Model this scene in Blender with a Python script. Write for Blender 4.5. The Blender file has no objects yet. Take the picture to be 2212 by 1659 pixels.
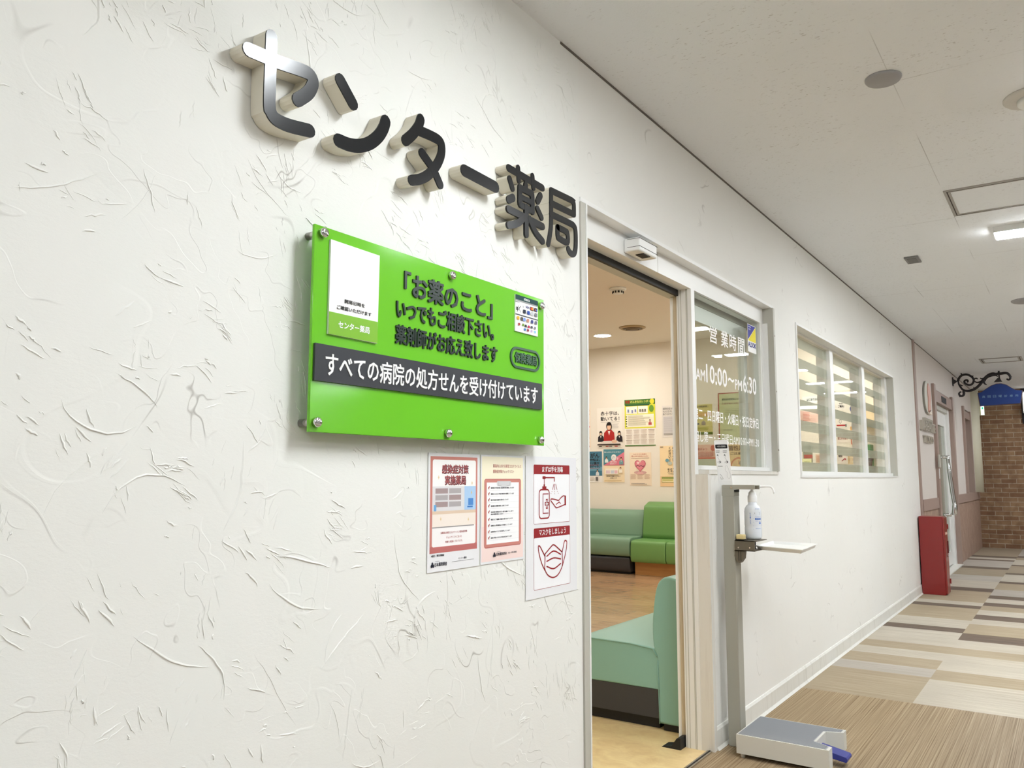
import bpy, bmesh, math, random
from mathutils import Vector, Matrix
C = bpy.context.scene.collection
S = bpy.context.scene
R = math.radians

# ------------------------------------------------------------------ camera
CAM = Vector((0.0, -1.335, 1.152))
yaw, pitch, roll = 0.971828353, 0.113113653, 0.001235861
fwd = Vector((math.sin(yaw)*math.cos(pitch), math.cos(yaw)*math.cos(pitch), math.sin(pitch)))
rt = fwd.cross(Vector((0, 0, 1))).normalized(); up = rt.cross(fwd)
r2 = rt*math.cos(roll)+up*math.sin(roll); u2 = -rt*math.sin(roll)+up*math.cos(roll)
cd = bpy.data.cameras.new('camera'); cam = bpy.data.objects.new('camera', cd); C.objects.link(cam)
m = Matrix((r2, u2, -fwd)).transposed().to_4x4(); m.translation = CAM
cam.matrix_world = m
cd.sensor_width = 36.0; cd.lens = 36.0*1768.75/2212; cd.clip_start = 0.02
S.camera = cam

# ------------------------------------------------------------------ world, exposure, light levels
S.view_settings.view_transform = 'Standard'; S.view_settings.look = 'None'
S.view_settings.gamma = 1.0; S.view_settings.use_curve_mapping = False
S.view_settings.exposure = 0.3
S.cycles.max_bounces = 7; S.cycles.diffuse_bounces = 4; S.cycles.glossy_bounces = 3; S.cycles.transmission_bounces = 4; S.cycles.transparent_max_bounces = 12
S.cycles.caustics_reflective = False; S.cycles.caustics_refractive = False
w = bpy.data.worlds.new('world'); S.world = w; w.use_nodes = True
w.node_tree.nodes['Background'].inputs[0].default_value = (0.9, 0.95, 1, 1)
w.node_tree.nodes['Background'].inputs[1].default_value = 0.05
HALL = 34.0         # radiance of the lamps farther out in the hall
STRIP = 58.0        # radiance of the corridor strip lamps
DOWN = 158.0         # radiance of the pharmacy downlights
CZ = 2.605          # corridor ceiling
IZ = 2.84           # pharmacy ceiling

# ------------------------------------------------------------------ materials
def lin(c):
    return tuple(((v/255)/12.92 if v/255 <= .04045 else ((v/255+.055)/1.055)**2.4) for v in c)
MC = {}
def mat(name, rgb=(200, 200, 200), rough=.5, metal=0., spec=.5, coat=0., emit=None, es=0., build=None, alpha=1.):
    if name in MC: return MC[name]
    M = bpy.data.materials.new(name); M.use_nodes = True; MC[name] = M
    b = M.node_tree.nodes['Principled BSDF']
    b.inputs['Base Color'].default_value = (*lin(rgb), 1); b.inputs['Roughness'].default_value = rough
    b.inputs['Metallic'].default_value = metal; b.inputs['Specular IOR Level'].default_value = spec
    b.inputs['Coat Weight'].default_value = coat; b.inputs['Coat Roughness'].default_value = .05
    if emit: b.inputs['Emission Color'].default_value = (*lin(emit), 1); b.inputs['Emission Strength'].default_value = es
    if build: build(M.node_tree, b)
    return M
def pm(r, g, b_): return mat('print_%d_%d_%d' % (r, g, b_), (r, g, b_), .55, spec=.3)
class N:
    """little node helper"""
    def __init__(s, t): s.t = t
    def n(s, typ, **k):
        x = s.t.nodes.new(typ)
        for a, v in k.items():
            if a == 'i':
                for q, z in v.items(): s.set(x, q, z)
            else: setattr(x, a, v)
        return x
    def set(s, x, q, z):
        if hasattr(z, 'is_output'): s.t.links.new(z, x.inputs[q])
        else: x.inputs[q].default_value = z
    def co(s): return s.n('ShaderNodeNewGeometry').outputs['Position']
    def map(s, v, sc=(1, 1, 1), loc=(0, 0, 0), rot=(0, 0, 0)):
        return s.n('ShaderNodeMapping', i={'Vector': v, 'Scale': sc, 'Location': loc, 'Rotation': rot}).outputs[0]
    def noise(s, v, sc, det=2, ro=.5, dist=0, out='Fac'):
        return s.n('ShaderNodeTexNoise', i={'Vector': v, 'Scale': sc, 'Detail': det, 'Roughness': ro, 'Distortion': dist}).outputs[out]
    def m(s, op, a, b=0., c=None, clamp=False):
        i = {0: a, 1: b}
        if c is not None: i[2] = c
        return s.n('ShaderNodeMath', operation=op, use_clamp=clamp, i=i).outputs[0]
    def ramp(s, f, lo, hi, a=0., b=1.):
        return s.n('ShaderNodeMapRange', i={'Value': f, 'From Min': lo, 'From Max': hi, 'To Min': a, 'To Max': b}).outputs[0]
    def mix(s, f, a, b, typ='MIX'):
        x = s.n('ShaderNodeMix', data_type='RGBA', blend_type=typ)
        s.set(x, 0, f); 
        for k, v in ((6, a), (7, b)):
            s.set(x, k, v if hasattr(v, 'is_output') else (*lin(v), 1))
        return x.outputs[2]
    def bump(s, h, st, dist, nrm=None):
        x = s.n('ShaderNodeBump', i={'Height': h, 'Strength': st, 'Distance': dist})
        if nrm is not None: s.set(x, 'Normal', nrm)
        return x.outputs[0]
def plaster_nodes(strength, tint=(238, 238, 234), dirt_shade=.5):
    def f(t, b):
        k = N(t); p = k.co()
        wv = k.noise(p, 2.2, 1, out='Color')
        off = k.n('ShaderNodeVectorMath', operation='MULTIPLY_ADD', i={0: wv, 1: (.35, .35, .35), 2: p}).outputs[0]
        h = None
        lines = None
        for sc, seed, msc in ((5.5, 0, 3.), (13., 3.1, 6.)):
            q = k.map(off, loc=(seed, seed*1.7, seed*.6))
            a = k.noise(q, sc, 1, .45)
            rid = k.ramp(k.m('ABSOLUTE', k.m('SUBTRACT', a, .5)), 0., .014, 1., 0.)
            msk = k.ramp(k.noise(k.map(p, loc=(seed*2, 5, seed)), msc, 1), .5, .6)
            r_ = k.m('MULTIPLY', rid, msk)
            step = k.m('MULTIPLY', k.ramp(a, .49, .51), .8)
            hh = k.m('ADD', k.m('MULTIPLY', r_, .45), k.m('MULTIPLY', step, msk))
            h = hh if h is None else k.m('ADD', h, hh)
            lines = r_ if lines is None else k.m('MAXIMUM', lines, r_)
        fine = k.noise(k.map(p, sc=(1, 1, 2.2), rot=(0, .6, 0)), 70, 3, .75)
        h = k.m('ADD', h, k.m('MULTIPLY', fine, .35))
        k.set(b, 'Normal', k.bump(h, strength, .0016))
        d = k.ramp(k.noise(p, 1.1, 1), .35, .75, 0., .10)
        col = k.mix(d, tint, (206, 200, 184))
        dm = k.m('MULTIPLY', lines, k.ramp(k.noise(k.map(p, loc=(9, 2, 4)), 5., 1), .58, .66, 0., dirt_shade))  # thin dark lines: dirt, plus crevice shade painted into the colour
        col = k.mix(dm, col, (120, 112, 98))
        k.set(b, 'Base Color', col)
    return f
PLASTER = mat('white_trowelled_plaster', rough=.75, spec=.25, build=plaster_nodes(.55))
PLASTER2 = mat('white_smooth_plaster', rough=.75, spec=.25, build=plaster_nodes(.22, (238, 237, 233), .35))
SHOPWALL = mat('pinkish_white_shop_wall', (222, 214, 208), .7, spec=.3)
def ceil_nodes(t, b):
    k = N(t); p = k.co()
    # short worm marks running along y, joints of the boards
    q = k.map(p, sc=(170, 46, 1))
    wm = k.ramp(k.noise(q, 1.0, 2, .6), .64, .70)
    wm = k.m('MULTIPLY', wm, k.ramp(k.noise(k.map(p, loc=(3, 1, 0)), 2.5, 2), .42, .62, .15, 1.))
    sx = k.n('ShaderNodeSeparateXYZ', i={0: p}).outputs
    def joint(c, period, o, wd):
        fr = k.m('FRACT', k.m('DIVIDE', k.m('ADD', c, o), period))
        return k.ramp(k.m('ABSOLUTE', k.m('SUBTRACT', fr, .5)), .5-wd/period, .5, 0., 1.)
    jx = joint(sx[0], .962, .675, .0022); jy = joint(sx[1], .456, .415, .0022)
    jm = k.ramp(k.noise(k.map(p, loc=(7, 7, 0)), 1.6, 1), .5, .66, .0, .6)
    j = k.m('MULTIPLY', k.m('MAXIMUM', jx, jy), jm)
    base = k.mix(k.noise(p, .9, 2), (234, 236, 239), (240, 242, 244))
    col = k.mix(k.m('MULTIPLY', wm, .45), base, (140, 130, 120))
    col = k.mix(j, col, (95, 90, 84))
    k.set(b, 'Base Color', col)
    k.set(b, 'Normal', k.bump(k.m('SUBTRACT', k.noise(p, 180, 2), wm), .25, .002))
CEIL = mat('grey_white_acoustic_board', rough=.85, spec=.2, build=ceil_nodes)
ICEIL = mat('cream_ceiling_board', (234, 228, 218), .85, spec=.2, build=lambda t, b: (lambda k: k.set(b, 'Normal', k.bump(k.noise(k.map(k.co(), sc=(1, .4, 1)), 60, 3), .5, .004)))(N(t)))
IWALL = mat('cream_wallpaper', (238, 233, 223), .8, spec=.2, build=lambda t, b: (lambda k: k.set(b, 'Normal', k.bump(k.noise(k.co(), 220, 2), .2, .002)))(N(t)))
def carpet(name, c1, c2, along='y', sc=1.):
    def f(t, b):
        k = N(t); p = k.co()
        s = (210*sc, 1.6, 1) if along == 'y' else (1.6, 210*sc, 1)
        n1 = k.noise(k.map(p, sc=s), 1., 3, .65)
        n2 = k.noise(p, 500, 2)
        n3 = k.noise(p, 2.5, 2)
        fct = k.m('ADD', k.ramp(n1, .34, .66, -.5, 1.3), k.m('MULTIPLY', k.m('SUBTRACT', n2, .5), .7), clamp=True)
        col = k.mix(fct, c1, c2)
        col = k.mix(k.ramp(n3, .3, .75, 0., .18), col, (120, 106, 86))
        k.set(b, 'Base Color', col)
        k.set(b, 'Normal', k.bump(k.m('ADD', n1, k.m('MULTIPLY', n2, .8)), .5, .004))
    return mat(name, rough=.95, spec=.1, build=f)
CP_L = carpet('cream_carpet', (206, 198, 184), (182, 172, 156))
CP_G = carpet('pale_grey_carpet', (194, 187, 178), (174, 165, 154))
CP_T = carpet('tan_carpet', (184, 169, 146), (164, 148, 124))
CP_M = carpet('beige_brown_carpet', (176, 161, 141), (152, 138, 118))
CP_D = carpet('dark_brown_grey_carpet', (132, 116, 104), (92, 82, 76))
def rib_nodes(t, b):
    k = N(t); p = k.co()
    n1 = k.noise(k.map(p, sc=(.7, 210, 1)), 1., 3, .75)
    n2 = k.noise(p, 480, 2)
    big = k.noise(k.map(p, sc=(.25, 2.2, 1)), 1., 2)
    sx = k.n('ShaderNodeSeparateXYZ', i={0: p}).outputs
    grey = k.ramp(sx[1], -1.25, -.5, 1., 0.)
    c = k.mix(k.ramp(n1, .33, .67), (134, 112, 86), (198, 177, 145))
    g = k.mix(k.ramp(n1, .33, .67), (128, 114, 100), (184, 170, 154))
    c = k.mix(k.m('MULTIPLY', grey, k.ramp(big, .3, .6, .5, 1.)), c, g)
    c = k.mix(k.m('MULTIPLY', n2, .2), c, (104, 88, 66))
    k.set(b, 'Base Color', c)
    k.set(b, 'Normal', k.bump(k.m('ADD', n1, k.m('MULTIPLY', n2, .5)), .7, .005))
CP_R = mat('ribbed_brown_carpet', rough=.95, spec=.1, build=rib_nodes)
def lino_nodes(t, b):
    k = N(t); p = k.co()
    n = k.noise(k.map(p, sc=(1.4, 1, 1)), 9, 5, .7, .6)
    k.set(b, 'Base Color', k.mix(k.ramp(n, .3, .7), (244, 222, 168), (220, 188, 134)))
LINO = mat('beige_marbled_linoleum', rough=.3, spec=.4, build=lino_nodes)
def wood_nodes(t, b):
    k = N(t); p = k.co()
    br = k.n('ShaderNodeTexBrick', i={'Vector': k.map(p, rot=(0, 0, R(90))), 'Color1': (*lin((182, 144, 108)), 1), 'Color2': (*lin((146, 110, 82)), 1), 'Mortar': (*lin((120, 84, 58)), 1), 'Scale': 1., 'Mortar Size': .002, 'Brick Width': .62, 'Row Height': .3, 'Bias': 0.})
    n = k.noise(k.map(p, sc=(12, 2.2, 1)), 2.4, 4, .6, .8)
    k.set(b, 'Base Color', k.mix(k.ramp(n, .3, .75, 0., .65), br.outputs['Color'], (210, 178, 142)))
WOOD = mat('brown_wood_look_floor', rough=.16, spec=.5, build=wood_nodes)
def brick_nodes(t, b):
    k = N(t); p = k.co()
    s = k.n('ShaderNodeSeparateXYZ', i={0: p}).outputs
    v = k.n('ShaderNodeCombineXYZ', i={0: s[1], 1: s[2]}).outputs[0]
    br = k.n('ShaderNodeTexBrick', i={'Vector': v, 'Color1': (*lin((132, 100, 78)), 1), 'Color2': (*lin((168, 138, 108)), 1), 'Mortar': (*lin((196, 184, 162)), 1), 'Scale': 1., 'Mortar Size': .0045, 'Mortar Smooth': .1, 'Brick Width': .22, 'Row Height': .0755, 'Bias': -.1})
    n = k.noise(p, 9, 3); n2 = k.noise(p, 60, 2)
    c = k.mix(k.ramp(n, .35, .65, 0., .6), br.outputs['Color'], (110, 82, 64))
    c = k.mix(k.m('MULTIPLY', n2, .2), c, (176, 140, 108))
    k.set(b, 'Base Color', c)
    k.set(b, 'Normal', k.bump(k.m('SUBTRACT', k.m('MULTIPLY', n2, .3), br.outputs['Fac']), .8, .008))
BRICK = mat('brown_brick', rough=.85, spec=.2, build=brick_nodes)
def dado_nodes(t, b):
    k = N(t); p = k.co()
    n = k.noise(k.map(p, sc=(30, 30, 7)), 1., 4, .7, 1.)
    k.set(b, 'Base Color', k.mix(k.ramp(n, .35, .65), (188, 162, 146), (150, 124, 108)))
DADO = mat('mottled_brown_dado_panel', rough=.6, build=dado_nodes)
MAUVE = mat('mauve_brown_painted_wood', (166, 144, 134), .55)
ALU = mat('white_aluminium', (240, 240, 238), .35, spec=.5)
def worn_nodes(c1, c2, amt):
    def f(t, b):
        k = N(t); p = k.co()
        s = k.n('ShaderNodeSeparateXYZ', i={0: p}).outputs
        n = k.noise(k.map(p, sc=(30, 30, 3)), 1., 4, .7)
        k.set(b, 'Base Color', k.mix(k.ramp(n, .52, .72, 0., amt), c1, c2))
    return f
ALUW = mat('scuffed_white_aluminium', rough=.4, build=worn_nodes((230, 229, 224), (176, 168, 156), .22))
BEIGE = mat('beige_anodised_strip', rough=.4, build=worn_nodes((228, 225, 218), (196, 188, 174), .3))
BASEB = mat('scuffed_white_vinyl_base', rough=.5, build=worn_nodes((228, 227, 221), (184, 179, 168), .4))
GREYA = mat('grey_aluminium', (190, 188, 178), .4)
GAP = mat('dark_brown_gap', (64, 56, 52), .8)
BLACK = mat('matt_black', (20, 20, 22), .6)
STEEL = mat('brushed_steel', (200, 196, 190), .22, metal=1.)
CHROME = mat('chrome', (225, 225, 225), .08, metal=1.)
IRON = mat('black_wrought_iron', (30, 25, 28), .5)
def glass_nodes(fac0, tint):
    def f(t, b):
        k = N(t); out = t.nodes['Material Output']
        lw = k.n('ShaderNodeLayerWeight', i={'Blend': .5}).outputs['Facing']
        fr = k.m('MULTIPLY', k.m('ADD', k.m('MULTIPLY', k.m('POWER', lw, 5.), 1-fac0), fac0), .6)
        tr = k.n('ShaderNodeBsdfTransparent', i={0: (*tint, 1)}).outputs[0]
        gl = k.n('ShaderNodeBsdfGlossy', i={'Roughness': .01}).outputs[0]
        mx = k.n('ShaderNodeMixShader', i={0: fr, 1: tr, 2: gl}).outputs[0]
        t.links.new(mx, out.inputs[0])
    return f
GLASS = mat('clear_window_glass', build=glass_nodes(.04, (.94, .96, .94)))
def frost_nodes(t, b):
    k = N(t); out = t.nodes['Material Output']
    tr = k.n('ShaderNodeBsdfTransparent', i={0: (.9, .92, .88, 1)}).outputs[0]
    mx = k.n('ShaderNodeMixShader', i={0: .80, 1: tr, 2: b.outputs[0]}).outputs[0]
    b.inputs['Base Color'].default_value = (*lin((196, 192, 176)), 1); b.inputs['Roughness'].default_value = .6
    t.links.new(mx, out.inputs[0])
FROST = mat('frosted_film', build=frost_nodes)
LAMP = mat('white_lit_diffuser', (255, 255, 255), .4, emit=(244, 249, 252), es=STRIP)
LAMPB = mat('white_lamp_body', (235, 235, 232), .4)
LAMPH = mat('white_lit_hall_diffuser', (255, 255, 255), .4, emit=(244, 249, 252), es=HALL)
WARM = mat('warm_lit_diffuser', (255, 255, 255), .4, emit=(255, 249, 239), es=DOWN)
def vinyl(name, rgb, rough=.42):
    return mat(name, rgb, rough, spec=.5, build=lambda t, b: (lambda k: k.set(b, 'Normal', k.bump(k.noise(k.co(), 300, 2), .12, .002)))(N(t)))
V_MINT = vinyl('mint_green_vinyl', (140, 186, 174)); V_SAGE = vinyl('sage_green_vinyl', (118, 152, 128)); V_GRN = vinyl('leaf_green_vinyl', (106, 152, 86))
V_DARK = vinyl('charcoal_vinyl', (56, 58, 64))
OAK = mat('oak_veneer', rough=.45, build=lambda t, b: (lambda k: k.set(b, 'Base Color', k.mix(k.noise(k.map(k.co(), sc=(3, 3, 40)), 1., 3), (206, 156, 96), (176, 122, 70))))(N(t)))
GREEN = mat('lime_green_acrylic', (112, 196, 46), .10, spec=.5, coat=.0)
GEDGE = mat('pale_green_acrylic_edge', (150, 200, 120), .15)
NAVY = mat('gloss_black_letter_face', (10, 15, 22), .2, spec=.5)
LSIDE = mat('cream_letter_side', (226, 220, 204), .5)
INK = mat('dark_green_black_lettering', (22, 40, 34), .3)
WHITE = mat('white_print', (246, 246, 246), .5); PAPER = mat('laminated_white_paper', (240, 240, 243), .25, spec=.5)
GREYM = mat('warm_grey_painted_steel', (166, 164, 152), .45)
GREYL = mat('light_grey_plastic', (212, 211, 204), .5)
TAUPE = mat('taupe_painted_steel', (104, 96, 82), .45)
RED = mat('red_painted_steel', (138, 28, 28), .3, spec=.5, coat=.3)
BLUEP = mat('blue_plastic_pedal', (48, 56, 140), .4)

# ------------------------------------------------------------------ mesh builder
class MB:
    def __init__(s): s.bm = bmesh.new(); s.mats = []
    def mi(s, m):
        if m not in s.mats: s.mats.append(m)
        return s.mats.index(m)
    def face(s, pts, m, smooth=False):
        f = s.bm.faces.new([s.bm.verts.new(p) for p in pts]); f.material_index = s.mi(m); f.smooth = smooth; return f
    def grid(s, rings, m, closed=True, cap=True, smooth=True):
        i = s.mi(m); vs = [[s.bm.verts.new(p) for p in r] for r in rings]; n = len(vs[0])
        for a, b in zip(vs, vs[1:]):
            for j in range(n if closed else n-1):
                q = [a[j], a[(j+1) % n], b[(j+1) % n], b[j]]
                f = s.bm.faces.new(q); f.material_index = i; f.smooth = smooth
        if cap:
            for r in (vs[0][::-1], vs[-1]):
                f = s.bm.faces.new(r); f.material_index = i
        return vs
    def box(s, x0, x1, y0, y1, z0, z1, m, bev=0., seg=2):
        x0, x1 = sorted((x0, x1)); y0, y1 = sorted((y0, y1)); z0, z1 = sorted((z0, z1))
        if bev:
            t = bmesh.new(); bmesh.ops.create_cube(t, size=1)
            for v in t.verts: v.co = Vector(((x0+x1)/2+v.co.x*(x1-x0), (y0+y1)/2+v.co.y*(y1-y0), (z0+z1)/2+v.co.z*(z1-z0)))
            bmesh.ops.bevel(t, geom=t.edges[:], offset=bev, segments=seg, profile=.5, affect='EDGES')
            t.normal_update(); s.add(t, m, smooth='bevel'); return
        P = [(x, y, z) for x in (x0, x1) for y in (y0, y1) for z in (z0, z1)]
        v = [s.bm.verts.new(p) for p in P]; i = s.mi(m)
        for q in ((0, 1, 3, 2), (4, 6, 7, 5), (0, 4, 5, 1), (2, 3, 7, 6), (0, 2, 6, 4), (1, 5, 7, 3)):
            s.bm.faces.new([v[k] for k in q]).material_index = i
    def add(s, t, m, mw=None, smooth=False):
        i = s.mi(m); vm = {}
        for v in t.verts: vm[v] = s.bm.verts.new(mw @ v.co if mw else v.co)
        for f in t.faces:
            try: g = s.bm.faces.new([vm[v] for v in f.verts])
            except ValueError: continue
            g.material_index = i; g.smooth = (max(abs(q) for q in f.normal) < .99) if smooth == 'bevel' else smooth
        t.free()
    def prism(s, pts, fn, d0, d1, m, side=None, caps=True):
        """2-D outline pts pushed through fn(u, v, d)"""
        a = [s.bm.verts.new(fn(u, v, d0)) for u, v in pts]; b = [s.bm.verts.new(fn(u, v, d1)) for u, v in pts]
        i = s.mi(m); j = s.mi(side or m); n = len(pts)
        for k in range(n): s.bm.faces.new([a[k], a[(k+1) % n], b[(k+1) % n], b[k]]).material_index = j
        if caps:
            s.bm.faces.new(a[::-1]).material_index = j; s.bm.faces.new(b).material_index = i
    def tube(s, pts, r, m, seg=10, flat=1.):
        pts = [Vector(p) for p in pts]; rs = r if isinstance(r, (list, tuple)) else [r]*len(pts); rings = []
        t0 = (pts[1]-pts[0]).normalized(); ref = Vector((0, 0, 1)) if abs(t0.z) < .9 else Vector((1, 0, 0))
        nx = t0.cross(ref).normalized()
        for k, p in enumerate(pts):
            t = (pts[min(k+1, len(pts)-1)]-pts[max(k-1, 0)]).normalized()
            nx = (nx-t*nx.dot(t)).normalized(); ny = t.cross(nx)
            rings.append([p+(nx*math.cos(a)*flat+ny*math.sin(a))*rs[k] for a in [2*math.pi*q/seg for q in range(seg)]])
        s.grid(rings, m)
    def lathe(s, prof, c, m, seg=28, axis='z'):
        rings = []
        for r, h in prof:
            rg = []
            for q in range(seg):
                a = 2*math.pi*q/seg; u, v = r*math.cos(a), r*math.sin(a)
                rg.append(Vector(c)+(Vector((u, v, h)) if axis == 'z' else Vector((u, h, v)) if axis == 'y' else Vector((h, u, v))))
            rings.append(rg)
        s.grid(rings, m)
    def build(s, name, parent=None, norm=True):
        if norm: bmesh.ops.recalc_face_normals(s.bm, faces=s.bm.faces[:])
        me = bpy.data.meshes.new(name); s.bm.to_mesh(me); s.bm.free()
        for q in s.mats: me.materials.append(q)
        o = bpy.data.objects.new(name, me); C.objects.link(o)
        if parent:
            o.parent = parent; o.matrix_parent_inverse = parent.matrix_basis.inverted()
        return o
def tag(o, label, cat, group=None):
    o['label'] = label; o['category'] = cat
    if group: o['group'] = group
    return o
def thing(name, label, cat, loc=(0, 0, 0), group=None):
    o = bpy.data.objects.new(name, None); C.objects.link(o); o.location = loc; o.empty_display_size = .05
    return tag(o, label, cat, group)
def struct(o): o['kind'] = 'structure'; return o
def bx(name, m, *a, parent=None, bev=0.):
    b = MB(); b.box(*a, m, bev=bev); return b.build(name, parent)
def copy_tree(o, d, label=None, parent=None):
    c = o.copy(); C.objects.link(c)
    if parent is None: c.location = o.location + Vector(d)
    else: c.parent = parent; c.matrix_parent_inverse = o.matrix_parent_inverse.copy()
    if label: c['label'] = label
    for ch in list(o.children): copy_tree(ch, d, None, c)
    return c
# text -> little meshes, fitted to a box
TXT = {}
def text_bm(s, bold=0., ext=0.):
    key = (s, bold, ext > 0)
    if key not in TXT:
        cu = bpy.data.curves.new('t', 'FONT'); cu.body = s; cu.size = 1; cu.resolution_u = 2; cu.offset = bold; cu.extrude = .5 if ext else 0.
        o = bpy.data.objects.new('t', cu); C.objects.link(o)
        dg = bpy.context.evaluated_depsgraph_get(); dg.update()
        me = bpy.data.meshes.new_from_object(o.evaluated_get(dg))
        bpy.data.objects.remove(o); bpy.data.curves.remove(cu)
        TXT[key] = me
    return TXT[key]
def rrect(u0, v0, u1, v1, r, n=5):
    P = []
    for cx, cy, a0 in ((u1-r, v1-r, 0), (u0+r, v1-r, 90), (u0+r, v0+r, 180), (u1-r, v0+r, 270)):
        P += [(cx+r*math.cos(R(a0+90*k/n)), cy+r*math.sin(R(a0+90*k/n))) for k in range(n+1)]
    return P
def ell(cx, cy, rx, ry, n=24, a0=0, a1=360):
    full = abs(a1-a0) >= 360
    return [(cx+rx*math.cos(R(a0+(a1-a0)*k/(n if full else n-1))), cy+ry*math.sin(R(a0+(a1-a0)*k/(n if full else n-1)))) for k in range(n)]
def ribbon(pts, wd, cap=True, n=6):
    """outline of a constant-width rounded stroke along pts"""
    pts = [Vector(p).to_2d() if len(p) > 2 else Vector(p) for p in pts]; L, Rr = [], []; h = wd/2
    for k, p in enumerate(pts):
        a = (p-pts[k-1]).normalized() if k else None; b = (pts[k+1]-p).normalized() if k < len(pts)-1 else None
        t = a or b
        if a and b: t = (a+b).normalized()
        nn = Vector((-t.y, t.x)); sc = 1.
        if a and b: sc = min(1.6, 1/max(.3, nn.dot(Vector((-a.y, a.x)))))
        L.append(p+nn*h*sc); Rr.append(p-nn*h*sc)
    def far(q):
        for a, b in zip(pts, pts[1:]):
            t = max(0., min(1., (q-a).dot(b-a)/max((b-a).length_squared, 1e-12)))
            if (q-(a+(b-a)*t)).length < h*.985: return False
        return True
    L = L[:1]+[q for q in L[1:-1] if far(q)]+L[-1:]; Rr = Rr[:1]+[q for q in Rr[1:-1] if far(q)]+Rr[-1:]
    def capp(c, d):
        b = math.atan2(d.y, d.x); return [Vector((c.x+h*math.cos(b+R(90)-R(180)*k/n), c.y+h*math.sin(b+R(90)-R(180)*k/n))) for k in range(1, n)]
    out = L[:]
    if cap: out += capp(pts[-1], (pts[-1]-pts[-2]).normalized())
    out += Rr[::-1]
    if cap: out += capp(pts[0], (pts[0]-pts[1]).normalized())
    return [(q.x, q.y) for q in out]
def smooth(pts, n=4):
    """Catmull-Rom through pts"""
    P = [Vector(p) for p in pts]; P = [P[0]*2-P[1]]+P+[P[-1]*2-P[-2]]; out = []
    for k in range(1, len(P)-2):
        for j in range(n):
            t = j/n; a, b, c, d = P[k-1], P[k], P[k+1], P[k+2]
            out.append(.5*((2*b)+(c-a)*t+(2*a-5*b+4*c-d)*t*t+(3*b-a-3*c+d)*t*t*t))
    out.append(P[-2]); return [tuple(p) for p in out]
class Sheet:
    """flat printed matter on a plane: origin o, axes U (right), V (up), Nn (towards the viewer)"""
    def __init__(s, o, U, Nn, step=.0003, V=(0, 0, 1)):
        s.o, s.U, s.V, s.Nn, s.step = Vector(o), Vector(U), Vector(V), Vector(Nn), step; s.b = MB(); s.k = 1
    def fn(s, u, v, d): return s.o+s.U*u+s.V*v+s.Nn*d
    def poly(s, pts, m, up=True):
        if up: s.k += 1
        s.b.face([s.fn(u, v, s.k*s.step) for u, v in pts], m)
    def slab(s, pts, d0, d1, m, side=None): s.b.prism(pts, s.fn, d0, d1, m, side)
    def rect(s, u0, v0, u1, v1, m, r=0., up=True):
        s.poly(rrect(u0, v0, u1, v1, r) if r else [(u0, v0), (u1, v0), (u1, v1), (u0, v1)], m, up)
    def stroke(s, pts, wd, m, cap=True, up=True): s.poly(ribbon(pts, wd, cap), m, up)
    def lines(s, u0, u1, vs, h, m, jag=.0, seed=0):
        rd = random.Random(seed); s.k += 1
        for v in vs: s.rect(u0, v-h/2, u1-(u1-u0)*jag*rd.random(), v+h/2, m, up=False)
    def text(s, st, u0, v0, u1, v1, m, bold=.0, ext=0., keep=False, up=True, d0=None):
        me = text_bm(st, 0., ext); xs = [v.co.x for v in me.vertices]; ys = [v.co.y for v in me.vertices]
        if not xs: return
        a, b, c, d = min(xs), max(xs), min(ys), max(ys); sx = (u1-u0)/max(b-a, 1e-6); sy = (v1-v0)/max(d-c, 1e-6)
        if keep:
            q = min(sx, sy); u0 += ((u1-u0)-q*(b-a))/2; v0 += ((v1-v0)-q*(d-c))/2; sx = sy = q
        if up: s.k += 1
        base = s.k*s.step if d0 is None else d0
        i = s.b.mi(m); h = bold*.75
        for n_, (ex, ey) in enumerate([(0, 0)] if bold < .005 else [(-h, 0), (h, 0)] if bold < .015 else [(-h, -h*.80), (h*1.03, -h*.76), (h*.97, h*.84), (-h*.95, h*.79)]):
            vs = []
            for v in me.vertices:
                dd = base+n_*.00002+((v.co.z+.5)*ext if ext else 0.)
                vs.append(s.b.bm.verts.new(s.fn(u0+(v.co.x+ex-a)*sx, v0+(v.co.y+ey-c)*sy, dd)))
            for p in me.polygons:
                try: s.b.bm.faces.new([vs[q] for q in p.vertices]).material_index = i
                except ValueError: pass
    def vtext(s, st, u, v1, h, m, bold=0.):
        for k, ch in enumerate(st):
            s.text(ch, u-h/2, v1-(k+1)*h*1.12, u+h/2, v1-k*h*1.12-h*.1, m, bold, keep=True, up=(k == 0))
    def build(s, name, parent=None): return s.b.build(name, parent, norm=True)

# ================================================================== the setting
XE = 9.45           # where the pharmacy front ends
XB = 15.8           # brick wall across the corridor's end
WT = .15            # front wall thickness
random.seed(4)
def ridge(b, m, pts, wd, h):
    """a low trowel ridge lying on the wall plane y = 0"""
    n = len(pts); rings = []
    for k, (x, z) in enumerate(pts):
        q = (pts[min(k+1, n-1)][0]-pts[max(k-1, 0)][0], pts[min(k+1, n-1)][1]-pts[max(k-1, 0)][1])
        l = math.hypot(*q) or 1; nx, nz = -q[1]/l, q[0]/l; t = math.sin(math.pi*(k+.15)/(n-.7)); t = max(.05, t)**.7
        rings.append([(x+nx*wd*t*.12, .0005, z+nz*wd*t*.12), (x, -h*t, z), (x-nx*wd*t*.3, -h*t*.8, z-nz*wd*t*.3), (x-nx*wd*t, .0005, z-nz*wd*t)])
    b.grid(rings, m, closed=False, cap=False)
b = MB()
b.box(-4, 2.36, 0, WT, 0, 2.95, PLASTER)
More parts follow.
